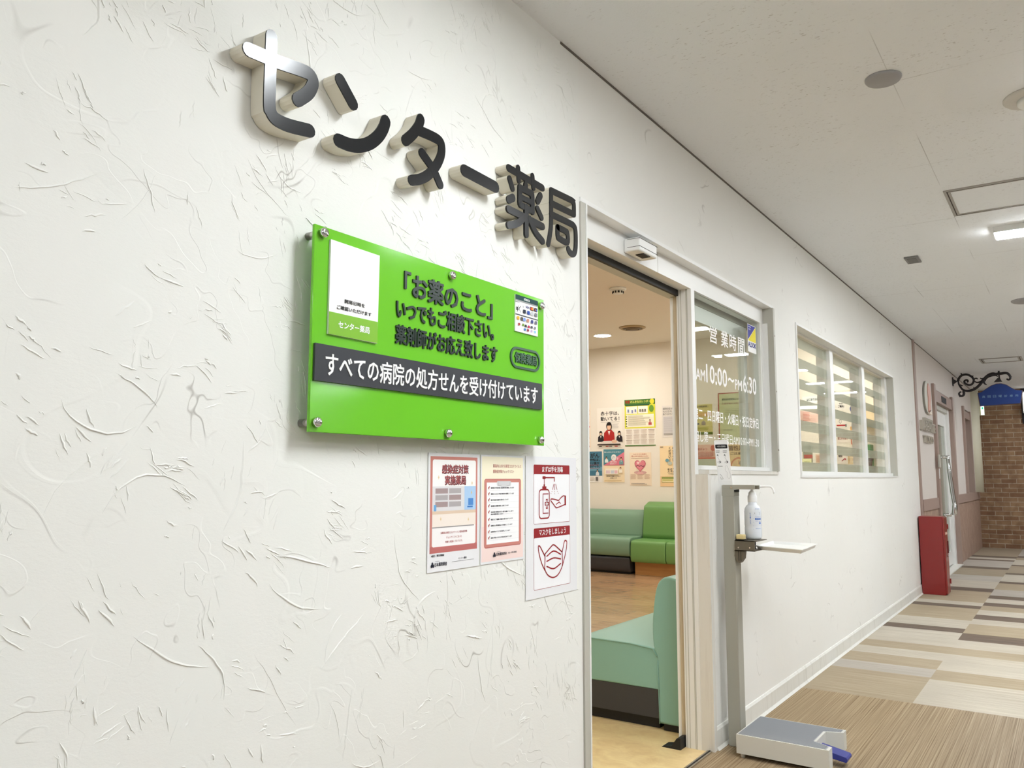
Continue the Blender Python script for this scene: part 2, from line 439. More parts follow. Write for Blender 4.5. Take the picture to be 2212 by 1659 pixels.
for k in range(520):
    cx, cz = random.uniform(.2, 2.33), random.uniform(.45, 2.58)
    ang = random.uniform(0, math.pi) if random.random() < .4 else random.gauss(-.75, .5)
    cur = random.gauss(0, 6.); sp = random.uniform(.004, .02)
    big = random.random() < .18
    for j in range(1 if big else random.randint(2, 9)):
        L = random.uniform(.07, .22) if big else random.uniform(.008, .06); n = 12 if big else 7
        ox, oz = cx+random.gauss(0, sp*1.7), cz+random.gauss(0, sp*1.7)
        a = ang+random.gauss(0, .18); pts = []; x, z = ox, oz
        for q in range(n):
            pts.append((x+random.gauss(0, .0008), z+random.gauss(0, .0008))); x += math.cos(a)*L/n; z += math.sin(a)*L/n; a += cur*L/n+random.gauss(0, .07)
        if max(p[0] for p in pts) < 2.35 and max(p[1] for p in pts) < 2.6:
            if pts[0][0] < pts[-1][0]: pts = pts[::-1]      # the steep lip of a trowel ridge faces down
            hh = random.uniform(.0006, .0019)*(1.25 if big else 1.)
            ridge(b, PLASTER, pts, hh*random.uniform(1.6, 3.2), hh)
wl = struct(b.build('wall_left', norm=False))
b = MB()
for x0, x1, z0, z1 in ((2.36, 4.53, 2.10, 2.95), (3.487, 4.53, 0, 1.165), (4.53, 4.98, 0, 2.95), (4.98, 8.19, 0, 1.15), (4.98, 8.19, 2.08, 2.95), (8.19, XE, 0, 2.95)):
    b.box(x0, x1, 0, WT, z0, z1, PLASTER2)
for k in range(90):
    x, z = random.uniform(4.55, 9.3), random.uniform(.15, 2.5); a = random.uniform(0, math.pi); L = random.uniform(.015, .06); pts = []
    for q in range(6): pts.append((x, z)); x += math.cos(a)*L/6; z += math.sin(a)*L/6; a += random.gauss(0, .2)
    if 4.98-.1 < x < 8.3 and 1.05 < z < 2.15: continue
    ridge(b, PLASTER2, pts, .0022, .0007)
struct(b.build('wall_left', norm=False))
struct(bx('shade_box', PLASTER2, -4, .72, -.20, -.001, 2.06, CZ))  # unseen box, added to shade the wall's top left corner
struct(bx('trim_1', mat('grey_brown_gap', (104, 96, 88), .8), 2.24, XB, -.003, .02, 2.597, 2.606))
struct(bx('trim_2', MAUVE, XE, XE+.115, -.012, .14, 0, CZ))
struct(bx('ceiling', CEIL, -4, XB, -9, .0, CZ, CZ+.06))
# corridor carpet: tiles of stripes
b = MB()
def strip(x0, x1, y0, y1, m): b.box(x0, x1, y0, y1, -.02, 0, m)
seqA = [(4.767, 5.42, CP_T), (5.42, 5.66, CP_G), (5.66, 5.95, CP_T), (5.95, 6.20, CP_L), (6.20, 6.45, CP_T), (6.45, 7.07, CP_L), (7.07, 7.28, CP_D), (7.28, 7.71, CP_L), (7.71, 8.43, CP_T), (8.43, 8.62, CP_D), (8.62, 8.85, CP_L), (8.85, 9.71, CP_T), (9.71, 10.01, CP_D), (10.01, 10.7, CP_L), (10.7, 11.3, CP_G), (11.3, 12.15, CP_M), (12.15, 12.42, CP_D), (12.42, 13.4, CP_G), (13.4, 13.6, CP_D), (13.6, 13.9, CP_L), (13.9, 14.2, CP_D), (14.2, XB, CP_M)]
seqB = [(4.767, 5.38, CP_L), (5.38, 5.66, CP_T), (5.66, 6.20, CP_L), (6.20, 6.45, CP_T), (6.45, 6.77, CP_L), (6.77, 7.08, CP_D), (7.08, 7.55, CP_T), (7.55, 7.83, CP_L), (7.83, 8.09, CP_D), (8.09, 8.39, CP_L), (8.39, 8.68, CP_T), (8.68, 8.91, CP_D), (8.91, 9.22, CP_L), (9.22, 9.47, CP_D), (9.47, 10.0, CP_G), (10.0, 10.6, CP_T), (10.6, 10.8, CP_D), (10.8, 11.6, CP_L), (11.6, 11.8, CP_D), (11.8, 12.74, CP_M), (12.74, 12.93, CP_D), (12.93, 13.7, CP_L), (13.7, 14.1, CP_M), (14.1, 14.4, CP_D), (14.4, XB, CP_G)]
for x0, x1, m_ in seqA: strip(x0, x1, -.575, 0, m_)
for x0, x1, m_ in seqB: strip(x0, x1, -1.075, -.575, m_)
rd = random.Random(11); y = -1.075
while y > -8.9:
    x = 4.767
    while x < XB:
        d = rd.uniform(.15, .65); strip(x, min(XB, x+d), y-.5, y, rd.choice([CP_L, CP_G, CP_G, CP_L, CP_T])); x += d
    y -= .5
strip(-4, 4.767, -2.6, 0, CP_R); strip(-4, 4.767, -9, -2.6, CP_G)
strip(2.44, 3.45, 0, .02, CP_R)
struct(b.build('floor', norm=False))
# vinyl base along the pharmacy front
b = MB(); prof = [(0, 0), (-.022, 0), (-.012, .012), (-.010, .078), (-.004, .088), (0, .09)]
for x0, x1 in ((3.487, 4.9), (4.902, 6.02), (6.022, 8.0), (8.002, XE)):
    b.prism(prof, lambda u, v, d: (d, u, v), x0, x1, BASEB)
struct(b.build('baseboard_left'))
struct(bx('baseboard_left', BASEB, -4, 2.36, -.012, 0, 0, .09))
# neighbouring shop front
b = MB()
for x0, x1, z0, z1 in ((XE+.115, 10.83, .9, CZ), (10.83, 12.62, 2.22, CZ), (12.62, 13.97, .9, CZ), (13.97, 14.86, 2.2, CZ), (14.86, XB, .9, CZ)):
    b.box(x0, x1, 0, .14, z0, z1, SHOPWALL)
struct(b.build('wall_left', norm=False))
b = MB()
for x0, x1 in ((XE+.115, 10.83), (12.62, XB)):
    b.box(x0, x1, -.004, .14, 0, .80, DADO); b.box(x0, x1, -.018, .14, .80, .92, MAUVE)
struct(b.build('trim_3', norm=False))
b = MB(); b.lathe([(.13, .92), (.13, CZ)], (15.45, .02, 0), mat('ivory_column', (226, 222, 200), .5)); struct(b.build('column'))
struct(bx('wall_end', BRICK, XB, XB+.2, -9, .3, 0, CZ+.3))
struct(bx('wall_right', mat('dim_shop_front', (205, 203, 198), .7), -4, XB, -9.2, -9, 0, CZ+.3))
struct(bx('wall_behind', mat('grey_white_wall', (200, 198, 190), .8), -4.2, -4, -9, .15, 0, CZ+.3))
# pharmacy interior
b = MB(); b.box(2.0, 4.6, .02, 5.6, -.02, 0.0, LINO); b.box(4.6, 9.5, .15, 5.6, -.02, 0, WOOD); struct(b.build('floor', norm=False))
struct(bx('ceiling', ICEIL, 1.9, 9.7, WT, 5.7, IZ, IZ+.06))
struct(bx('wall_back', IWALL, 9.5, 9.6, WT, 5.7, 0, IZ))
struct(bx('wall_inner', IWALL, 1.9, 9.6, 5.6, 5.7, 0, IZ))
struct(bx('wall_inner', IWALL, 1.85, 1.95, WT, 5.7, 0, IZ))
b = MB()
for x0, x1, z0, z1 in ((1.95, 2.36, 0, IZ), (2.36, 4.53, 2.1, IZ), (4.53, 4.98, 0, IZ), (4.98, 8.19, 0, 1.15), (4.98, 8.19, 2.08, IZ), (8.19, 9.5, 0, IZ), (3.6, 4.53, 0, 1.16)):
    b.box(x0, x1, WT, WT+.004, z0, z1, IWALL)
struct(b.build('wall_inner', norm=False))

# ------------------------------------------------------------------ sliding door (left) with side light (right)
d1 = struct(thing('door_1', 'automatic sliding glass door of the pharmacy, standing open', 'door', (2.36, 0, 0)))
b = MB(); b.box(2.362, 2.394, -.006, .16, 0, 2.0855, GREYA); b.box(2.4025, 2.437, .012, .16, 0, 1.972, ALUW); b.box(2.3945, 2.402, -.008, .14, 0, 2.0855, ALU)
b.build('door_jamb', d1, False)
b = MB(); b.box(2.36, 4.53, -.006, .05, 2.086, 2.101, ALU); b.box(2.40, 4.50, .046, .105, 2.0, 2.086, ALU); b.box(3.10, 3.103, .0455, .046, 2.0, 2.086, GREYA)
b.build('header', d1, False)
b = MB(); b.box(2.40, 3.46, .105, .119, 1.973, 2.0, BLACK); b.build('gasket', d1, False)
b = MB(); b.box(2.40, 4.5, .1185, .17, 1.976, 2.09, GREYA); b.build('track_cover', d1, False)
b = MB()
b.box(3.452, 3.492, .044, .114, 0, 2.0, ALU)
for y in (.062, .067, .092): b.box(3.4505, 3.452, y, y+.0025, 0, 2.0, GREYA)
b.box(3.4505, 3.452, .105, .107, 0, 2.0, GREYA)
b.build('mullion', d1, False)
b = MB(); b.box(3.455, 3.49, -.012, .044, 0, 1.165, BEIGE); b.box(3.456, 3.470, -.0135, -.012, 0, 1.165, ALUW); b.build('casing', d1, False)
leaf = MB(); leaf.box(3.468, 3.476, .119, .138, .02, 1.975, mat('brown_stained_edge', rough=.5, build=worn_nodes((196, 182, 156), (140, 118, 92), .7))); leaf.box(3.476, 3.51, .121, .156, .02, 1.975, ALU)
leaf.box(4.385, 4.44, .121, .156, .02, 1.975, ALU); leaf.box(3.51, 4.385, .121, .156, 1.90, 1.975, ALU); leaf.box(3.51, 4.385, .121, .156, .02, .14, ALU)
lf = leaf.build('door_leaf', d1, False)
bx('glass_pane', GLASS, 3.51, 4.385, .136, .141, .14, 1.90, parent=lf)
b = MB(); b.box(2.42, 3.45, -.004, .018, -.001, .006, STEEL); b.box(2.42, 3.45, .004, .010, .006, .007, BLACK); b.build('threshold', d1, False)
b = MB()
b.box(3.49, 4.53, -.005, .05, 1.166, 1.184, BEIGE)
b.box(4.502, 4.53, -.012, .05, 1.184, 2.086, GREYA); b.box(4.49, 4.503, .02, .05, 1.184, 2.0, ALU)
w1 = struct(thing('window_1', 'fixed side light beside the open door, lettered with opening hours', 'window', (3.99, .06, 1.2)))
b.build('outer_frame', w1, False)
b = MB(); b.box(3.492, 4.50, .03, .085, 1.186, 1.205, ALU); b.box(4.445, 4.492, .046, .09, 1.205, 2.0, ALU); b.box(4.462, 4.464, .0455, .046, 1.2, 2.0, GREYA)
for z in (1.30, 1.62, 1.93): b.lathe([(.004, 0), (.004, -.003)], (4.515, -.012, z), STEEL, 8, 'y')
b.build('window_frame', w1, False)
bx('glass_pane', GLASS, 3.492, 4.445, .06, .065, 1.205, 2.0, parent=w1)
s = Sheet((0, .0595, 0), (1, 0, 0), (0, -1, 0), .0003); VW = mat('white_window_vinyl', (250, 250, 250), .5, emit=(255, 255, 255), es=0.)
for ch, u in zip('営業時間', (3.713, 3.868, 3.99, 4.118)): s.text(ch, u, 1.794, u+.098, 1.874, VW, .016, up=False)
s.text('AM', 3.527, 1.596, 3.640, 1.647, VW, .016, up=False); s.text('10:00', 3.657, 1.594, 3.935, 1.681, VW, .016, up=False)
s.text('~', 3.954, 1.627, 4.035, 1.647, VW, .012, up=False); s.text('PM', 4.054, 1.596, 4.155, 1.648, VW, .016, up=False); s.text('6:30', 4.177, 1.594, 4.390, 1.682, VW, .016, up=False)
s.text('第二・四日曜日・火曜日・祝日定休日', 3.496, 1.411, 4.408, 1.467, VW, .016, up=False)
s.text('但し第一・三日曜日AM10:00~PM1:30', 3.496, 1.311, 4.405, 1.363, VW, .004, up=False)
s.build('vinyl_lettering', w1)
# three-light window with striped film
w2 = struct(thing('window_2', 'three-light window with striped frosted film', 'window', (6.58, .075, 1.15)))
b = MB()
b.box(4.98, 8.19, -.006, .06, 1.15, 1.164, ALU); b.box(4.98, 8.19, -.008, .06, 2.068, 2.082, ALU); b.box(4.98, 4.994, -.008, .06, 1.1641, 2.0679, ALU); b.box(8.176, 8.19, -.008, .06, 1.1641, 2.0679, GREYA)
b.box(4.994, 5.01, .05, .15, 1.164, 2.068, ALU)
b.build('outer_frame', w2, False)
b = MB(); b.box(4.994, 8.176, .03, .10, 1.164, 1.19, ALU); b.box(4.994, 8.176, .055, .15, 2.058, 2.068, ALU); b.box(8.08, 8.176, .05, .15, 1.19, 2.06, ALU)
b.build('window_frame', w2, False)
for x0, x1 in ((6.05, 6.14), (7.12, 7.215)): bx('mullion', ALU, x0, x1, .052, .15, 1.19, 2.06, parent=w2, bev=.002)
for x0, x1 in ((5.01, 6.05), (6.14, 7.12), (7.215, 8.08)):
    p = bx('glass_pane', GLASS, x0, x1, .074, .078, 1.19, 2.058, parent=w2)
    fb = MB()
    for k in range(7):
        z = 1.181+.133*k; fb.face([(x0, .0795, max(z, 1.19)), (x1, .0795, max(z, 1.19)), (x1, .0795, z+.067), (x0, .0795, z+.067)], FROST)
    fb.build('frosted_film', p, False)
# neighbouring shop: door and narrow window
d2 = struct(thing('door_2', 'white glazed shop door in a mauve brown frame', 'door', (11.7, 0, 0)))
b = MB()
b.box(10.76, 10.90, -.03, .14, 0, 2.26, MAUVE); b.box(12.50, 12.64, -.03, .14, 0, 2.24, MAUVE); b.box(10.90, 12.50, -.022, .14, 2.06, 2.20, MAUVE)
b.box(11.45, 11.9, -.026, -.02, 2.09, 2.165, BLACK)
b.build('door_frame', d2, False)
b = MB(); b.box(10.90, 11.02, .02, .12, 0, 2.06, ALU); b.box(12.36, 12.50, .02, .12, 0, 2.06, ALU); b.box(11.02, 12.36, .02, .12, 2.0, 2.06, GREYA); b.build('inner_frame', d2, False)
b = MB(); b.box(11.02, 11.22, .05, .09, .03, 2.0, ALU); b.box(12.2, 12.36, .05, .09, .03, 2.0, ALU); b.box(11.22, 12.2, .05, .09, 1.82, 2.0, ALU); b.box(11.22, 12.2, .05, .09, .03, .2, ALU)
dl = b.build('door_leaf', d2, False)
bx('glass_pane', mat('green_grey_door_glass', (150, 156, 140), .1, spec=.6), 11.22, 12.2, .066, .07, .2, 1.82, parent=dl)
b = MB(); b.tube([(11.33, .05, 1.40), (11.33, -.07, 1.40)], .02, CHROME); b.tube([(11.33, .05, .70), (11.33, -.07, .70)], .02, CHROME)
b.tube(smooth([(11.33, -.065, 1.42), (11.33, -.075, 1.25), (11.33, -.10, .95), (11.33, -.115, .80), (11.33, -.10, .70)]), [.02]*4+[.024]*8+[.03]*4+[.025], CHROME); b.build('handle', dl)
b = MB(); b.tube([(11.12, .05, .62), (11.12, -.0, .62)], .02, STEEL); b.build('lock', dl)
bx('doorsill', BEIGE, 10.9, 12.5, -.05, .12, 0, .012, parent=d2)
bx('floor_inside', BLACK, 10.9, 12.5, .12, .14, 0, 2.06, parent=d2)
w3 = struct(thing('window_3', 'narrow shop window in a mauve brown frame', 'window', (14.4, 0, .92)))
b = MB(); b.box(13.90, 14.02, -.03, .14, .92, 2.22, MAUVE); b.box(14.80, 14.92, -.03, .14, .92, 2.19, MAUVE); b.box(14.02, 14.80, -.022, .14, 2.05, 2.16, MAUVE); b.build('window_frame', w3, False)
b = MB(); b.box(14.02, 14.80, .05, .1, .92, 2.05, mat('grey_window_glass', (170, 172, 166), .12, spec=.6)); b.build('glass_pane', w3, False)
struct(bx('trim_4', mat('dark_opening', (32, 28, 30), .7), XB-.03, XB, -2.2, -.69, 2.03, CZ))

# ================================================================== ceiling fittings
def strip_lamp(x, y0, ln, label, group='corridor strip lamps'):
    t = thing('strip_lamp', label, 'ceiling light', (x, y0-ln/2, CZ), group); y1 = y0-ln
    b = MB(); b.box(x-.085, x+.085, y1, y0, CZ-.034, CZ, LAMPB); b.build('lamp_body', t)
    b = MB(); b.box(x-.074, x+.074, y1+.01, y0-.006, CZ-.042, CZ-.0342, LAMPH if 'hall' in group else LAMP); b.build('diffuser', t)
for x, y0, ln, lab in ((5.50, -1.035, 1.1, 'lit corridor strip lamp at the right edge of the picture, beyond the hatch'), (-.7, -1.1, .65, 'lit corridor strip lamp behind the viewer'), (1.70, -.82, 1.35, 'lit corridor strip lamp mirrored in the tall first letter'), (3.62, -1.46, .62, 'lit corridor strip lamp out over the aisle by the domed detector'), (7.42, -1.34, 1.3, 'lit corridor strip lamp mirrored at the top left of the side light'), (9.25, -1.56, .26, 'lit corridor strip lamp in front of the red cabinet'), (11.1, -1.36, .6, 'lit corridor strip lamp in front of the white shop door'), (12.8, -1.15, .65, 'lit corridor strip lamp beside the blue hanging sign'), (14.5, -1.3, .65, 'lit corridor strip lamp nearest the brick wall')):
    strip_lamp(x, y0, ln, lab)
for x, y0, lab in ((-2.5, -2.8, 'added to light the left wall, nearest the back wall'), (0., -2.8, 'added to light the left wall, behind the viewer'), (3.1, -2.8, 'added to light the left wall, opposite the signboard'), (9.5, -2.8, 'over the hall opposite the red cabinet'), (-1., -6.1, 'far across the hall, first of its row'), (3., -6.1, 'far across the hall, second of its row'), (7.2, -6.1, 'far across the hall, mirrored in the signboard'), (12., -6.1, 'far across the hall, last of its row'), (9.15, -7.95, 'beside the shop fronts across the hall')):  # near-row lamps towards the left are added to brighten the wall
    strip_lamp(x, y0, 1.0, 'lit hall strip lamp '+lab, 'hall strip lamps')
def disc(name, x, y, r, label, cat, m, inner=None):
    t = thing(name, label, cat, (x, y, CZ))
    b = MB(); b.lathe([(r, 0), (r, -.006), (r*.93, -.012), (0.001, -.013)], (x, y, CZ), m, 36); b.build('cover', t)
    if inner:
        b = MB(); b.lathe([(inner, -.012), (inner, -.028), (inner*.85, -.034), (.001, -.035)], (x, y, CZ), LAMPB, 28); b.build('sensor_dome', t)
DISC = mat('grey_disc', (158, 156, 156), .6)
disc('ceiling_speaker', 3.12, -.848, .062, 'plain grey round disc on the ceiling above the door', 'ceiling speaker', DISC)
disc('ceiling_detector', 3.60, -1.30, .105, 'white round detector with raised dome at the right edge of the ceiling', 'detector', mat('pale_ceiling_disc', (205, 201, 194), .6), .058)
disc('ceiling_speaker', 7.86, -1.12, .13, 'grey round disc on the ceiling beyond the strip lamp', 'ceiling speaker', DISC)
def hatch(x0, x1, y0, y1, label, bw=.03):
    t = thing('access_hatch', label, 'ceiling hatch', ((x0+x1)/2, (y0+y1)/2, CZ))
    b = MB()
    for a in ((x0, x1, y1-bw, y1), (x0, x1, y0, y0+bw), (x0, x0+bw, y0+bw, y1-bw), (x1-bw, x1, y0+bw, y1-bw)): b.box(*a, CZ-.006, CZ, mat('hatch_frame_grey', (166, 162, 156), .4))
    for a in ((x0+bw*.45, x1-bw*.45, y1-bw*.62, y1-bw*.45), (x0+bw*.45, x1-bw*.45, y0+bw*.45, y0+bw*.62), (x0+bw*.45, x0+bw*.62, y0+bw*.45, y1-bw*.45), (x1-bw*.62, x1-bw*.45, y0+bw*.45, y1-bw*.45)): b.box(*a, CZ-.0066, CZ-.006, GAP)
    b.build('frame', t, False)
    bx('hatch_board', CEIL, x0+bw, x1-bw, y0+bw, y1-bw, CZ-.003, CZ, parent=t)
hatch(4.574, 5.055, -1.36, -.872, 'square access hatch with grey frame in the ceiling beside the nearest visible strip lamp')
hatch(11.5, 11.95, -.90, -.45, 'small square access hatch far along the ceiling, before the blue hanging sign', .045)
t = thing('ceiling_vent', 'small dark grey square fitting on the ceiling', 'vent', (5.93, -.53, CZ))
b = MB(); b.box(5.845, 6.015, -.575, -.490, CZ-.012, CZ, mat('dark_grey_plate', (128, 126, 124), .5), bev=.003); b.build('plate', t)
b = MB(); b.box(5.865, 5.995, -.56, -.505, CZ-.0145, CZ-.0121, mat('mid_grey_grille', (112, 110, 108), .6)); b.build('grille', t)

# ================================================================== raised shop letters
FT = -.042
LET = {
'se': ('tall silver-lit first letter of the shop sign with a crossed hook stroke', [(.030, [(.9713, 1.9894), (1.0109, 1.9924), (1.041, 1.9950), (1.1033, 2.004), (1.128, 2.0045), (1.1376, 1.9941), (1.1334, 1.9769), (1.1222, 1.959), (1.0974, 1.9354)]), (.029, [(1.0251, 2.0418), (1.0253, 1.9054), (1.0292, 1.8851), (1.0383, 1.8748), (1.055, 1.8715), (1.0817, 1.8726), (1.1323, 1.8809)])]),
'n': ('black raised letter of a short dash above a rising curve, second in the shop sign', [(.030, [(1.2153, 2.0285), (1.2556, 1.9891)]), (.031, [(1.2159, 1.8887), (1.2471, 1.8901), (1.279, 1.8983), (1.3115, 1.9162), (1.3391, 1.9425), (1.3557, 1.9683), (1.3628, 1.9878)])]),
'ta': ('black raised bent letter with crossing tail, third in the shop sign', [(.028, [(1.4881, 2.0399), (1.4794, 2.0179), (1.4588, 1.9905), (1.433, 1.9651)]), (.027, [(1.4850, 2.0085), (1.530, 2.0115), (1.560, 2.0105), (1.5710, 2.0009), (1.5695, 1.9748), (1.5522, 1.9419), (1.5225, 1.9084), (1.4901, 1.8859), (1.4583, 1.8726)]), (.025, [(1.4951, 1.9544), (1.5389, 1.9263), (1.5668, 1.8951)])]),
'bar': ('plain black raised horizontal bar letter in the shop sign', [(.033, [(1.6678, 1.9645), (1.8106, 1.9620)])]),
'yaku': ('dense black raised letter of many strokes, second from the door frame', [(.022, [(1.8754, 2.0387), (2.0594, 2.0336)]), (.019, [(1.9245, 2.0545), (1.9279, 2.0175)]), (.019, [(2.0022, 2.054), (2.0075, 2.019)]), (.02, [(1.8804, 2.0076), (1.8952, 1.9829)]), (.024, [(1.8763, 1.9442), (1.8969, 1.9555)]), (.022, [(2.0464, 2.0059), (2.0307, 1.9836)]), (.02, [(2.0291, 1.9601), (2.0523, 1.9382)]), (.019, [(1.9646, 2.0159), (1.9628, 2.0)]), (.02, [(1.933, 1.9976), (1.933, 1.9528), (1.9388, 1.9457)]), (.02, [(1.933, 1.9972), (1.9872, 1.997), (1.9996, 1.9936), (2.0012, 1.9424)]), (.0165, [(1.933, 1.9700), (2.0006, 1.9690)]), (.018, [(1.9388, 1.9457), (2.0005, 1.9432)]), (.022, [(1.8742, 1.9155), (2.0577, 1.9114)]), (.021, [(1.9662, 1.9467), (1.9672, 1.8636)]), (.022, [(1.9541, 1.9138), (1.9321, 1.8934), (1.9054, 1.8787), (1.8753, 1.8684)]), (.021, [(1.9836, 1.9159), (2.0011, 1.8968), (2.0224, 1.8804), (2.0574, 1.8651)])]),
'kyoku': ('black raised last letter with a small square inside, beside the door frame', [(.02, [(2.1094, 2.0413), (2.1086, 1.941), (2.1027, 1.9026), (2.0911, 1.8652)]), (.021, [(2.1094, 2.0407), (2.2312, 2.0453), (2.2460, 2.0427), (2.251, 2.0347), (2.2513, 2.0025)]), (.021, [(2.1091, 1.9999), (2.2513, 2.0025)]), (.021, [(2.1088, 1.9641), (2.2261, 1.9657), (2.2528, 1.962), (2.2606, 1.9489), (2.2617, 1.9105), (2.2571, 1.8815), (2.2432, 1.8675), (2.2227, 1.8690), (2.2127, 1.8774)]), (.02, [(2.147, 1.9325), (2.1952, 1.9323), (2.2085, 1.9272), (2.2069, 1.8983), (2.1584, 1.8984), (2.1475, 1.9046), (2.147, 1.9325)])]),
}
for key, (lab, strokes) in LET.items():
    cx = sum(p[0] for w_, q in strokes for p in q)/sum(len(q) for w_, q in strokes)
    t = thing('sign_letter', lab, 'sign letter', (cx, 0, 1.86), 'raised letters of the shop sign')
    body, face = MB(), MB()
    for j, (wd, pts) in enumerate(strokes):
        if len(pts) > 2: pts = smooth(pts, 4)
        o = ribbon(pts, wd); e = j*.00012
        body.prism(o, lambda u, v, d: (u, d, v), -.002, FT+.002+e, LSIDE)
        face.prism(o, lambda u, v, d: (u, d, v), FT+.0019+e, FT-.0012-e, NAVY, BLACK)
    body.build('letter_body', t); face.build('letter_face', t)

# ================================================================== green acrylic signboard
sb = thing('signboard', 'lime green acrylic signboard held off the wall by chrome studs, below the raised letters', 'sign', (1.6, 0, 1.243))
YB = -.045
BX0, BX1, BZ0, BZ1 = 1.1515, 2.0590, 1.2435, 1.6830
b = MB(); b.box(BX0, BX1, YB, YB+.008, BZ0, BZ1, GREEN, bev=.0012, seg=1); b.build('panel', sb)
for x, z in ((1.1719, 1.6668), (1.6090, 1.6645), (2.0384, 1.6605), (1.1677, 1.2640), (1.6000, 1.2605), (2.0321, 1.2600)):
    b = MB(); b.lathe([(.0085, .044), (.0085, -.004)], (x, YB, z), STEEL, 20, 'y'); b.lathe([(.0105, 0), (.0105, -.009), (.0085, -.0115), (.001, -.0115)], (x, YB-.0005, z), CHROME, 24, 'y'); b.build('standoff_stud', sb)
s = Sheet((0, YB, 0), (1, 0, 0), (0, -1, 0), .0002)
s.text('「お薬のこと」', 1.4330, 1.5800, 1.7890, 1.6390, INK, .032, .004, up=False); s.build('lettering', sb)
s = Sheet((0, YB, 0), (1, 0, 0), (0, -1, 0), .0002)
s.text('いつでもご相談下さい。', 1.4060, 1.5225, 1.7960, 1.5690, INK, .032, .004, up=False); s.build('lettering', sb)
s = Sheet((0, YB, 0), (1, 0, 0), (0, -1, 0), .0002)
s.text('薬剤師がお応え致します', 1.4045, 1.4620, 1.8130, 1.5070, INK, .032, .004, up=False); s.build('lettering', sb)
s = Sheet((0, YB, 0), (1, 0, 0), (0, -1, 0), .0002)
s.slab([(1.1572, 1.3503), (2.0385, 1.3492), (2.0386, 1.4255), (1.1572, 1.4288)], .0001, .006, mat('charcoal_acrylic_band', (54, 56, 62), .3)); bb = s.build('band', sb)
s = Sheet((0, YB-.006, 0), (1, 0, 0), (0, -1, 0), .0002); s.text('すべての病院の処方せんを受け付けています', 1.1855, 1.3635, 2.0120, 1.4130, WHITE, .018, .0015, up=False); s.build('lettering', bb)
# information card (its square code is left out)
s = Sheet((0, YB-.0001, 0), (1, 0, 0), (0, -1, 0), .0002)
s.slab([(1.1928, 1.4530), (1.3412, 1.4520), (1.3435, 1.6563), (1.1933, 1.6584)], .0, .005, WHITE)
s.o = Vector((0, YB-.0052, 0)); s.rect(1.1928, 1.4527, 1.3410, 1.5012, mat('olive_green_print', (128, 186, 46), .3))
s.text('開局日時を', 1.2373, 1.5265, 1.2984, 1.5352, pm(24, 24, 24), .03); s.text('ご確認いただけます', 1.2150, 1.5100, 1.3195, 1.5190, pm(24, 24, 24), .03, up=False)
s.text('センター薬局', 1.2206, 1.4700, 1.3144, 1.4850, WHITE, .03)
s.build('information_card', sb)
# payment card
s = Sheet((0, YB-.0001, 0), (1, 0, 0), (0, -1, 0), .00015)
s.slab([(1.9000, 1.5650), (2.0190, 1.5650), (2.0195, 1.6715), (1.9009, 1.6715)], .0, .004, WHITE)
s.o = Vector((0, YB-.0042, 0)); s.rect(1.9007, 1.6575, 2.0193, 1.6715, pm(0, 62, 62)); s.text('stera', 1.944, 1.661, 1.974, 1.668, WHITE, .02)
s.rect(1.9007, 1.6535, 2.0193, 1.6574, pm(150, 152, 152)); s.rect(1.9003, 1.6125, 2.0190, 1.6158, pm(84, 88, 92), up=False); s.rect(1.9003, 1.6500, 1.92, 1.6515, pm(120, 120, 125), up=False)
s.rect(1.9045, 1.626, 1.912, 1.636, pm(20, 20, 20)); s.stroke([(1.908, 1.622), (1.918, 1.633), (1.926, 1.640)], .002, pm(40, 40, 40), up=False); s.stroke([(1.913, 1.640), (1.926, 1.622)], .0015, pm(70, 70, 70), up=False)
s.text('VISA', 1.952, 1.640, 1.972, 1.647, pm(28, 40, 120), .02)
for q in range(3): s.stroke(ell(1.934, 1.6435, .003+.0025*q, .003+.0025*q, 6, 0, -50), .0008, pm(60, 60, 60), up=False)
s.rect(1.977, 1.637, 1.994, 1.648, pm(40, 24, 20)); s.poly(ell(1.983, 1.6425, .0045, .0045), pm(220, 40, 30)); s.poly(ell(1.988, 1.6425, .0045, .0045), pm(240, 150, 40))
s.rect(1.998, 1.637, 2.014, 1.648, pm(24, 34, 60), .002); s.rect(2.001, 1.639, 2.006, 1.645, pm(200, 60, 50)); s.rect(2.006, 1.639, 2.011, 1.645, pm(60, 130, 210), up=False)
for u, c in ((1.938, (30, 40, 60)), (1.959, (30, 70, 160)), (1.979, (190, 194, 200)), (1.999, (120, 124, 130))): s.rect(u, 1.622, u+.014, 1.633, pm(*c), .002)
for u, c in ((1.906, (226, 176, 40)), (1.925, (90, 80, 70)), (1.938, (120, 150, 220)), (1.957, (200, 140, 120)), (1.979, (50, 60, 130)), (2.000, (110, 110, 130))): s.rect(u, 1.599, u+.012, 1.609, pm(*c), .002, up=False)
for u, v, c in ((1.912, 1.583, (170, 60, 50)), (1.933, 1.584, (110, 150, 50)), (1.946, 1.583, (40, 40, 40)), (1.962, 1.583, (190, 30, 80)), (1.978, 1.584, (80, 80, 90)), (1.996, 1.584, (140, 140, 150)), (1.942, 1.572, (50, 130, 210)), (1.958, 1.572, (150, 30, 60)), (1.976, 1.572, (190, 170, 210)), (1.996, 1.572, (140, 190, 220))): s.rect(u, v, u+.010, v+.007, pm(*c), .002, up=False)
s.build('payment_card', sb)
s = Sheet((0, YB, 0), (1, 0, 0), (0, -1, 0), .0002)
BADGE = mat('dark_green_badge', (48, 88, 62), .3)
o = rrect(1.8780, 1.4590, 2.0330, 1.5205, .0306, 8); q = rrect(1.8850, 1.4655, 2.0265, 1.5140, .0242, 8)
for k in range(len(o)):
    j = (k+1) % len(o); s.slab([o[k], o[j], q[j], q[k]], .0001, .004, BADGE)
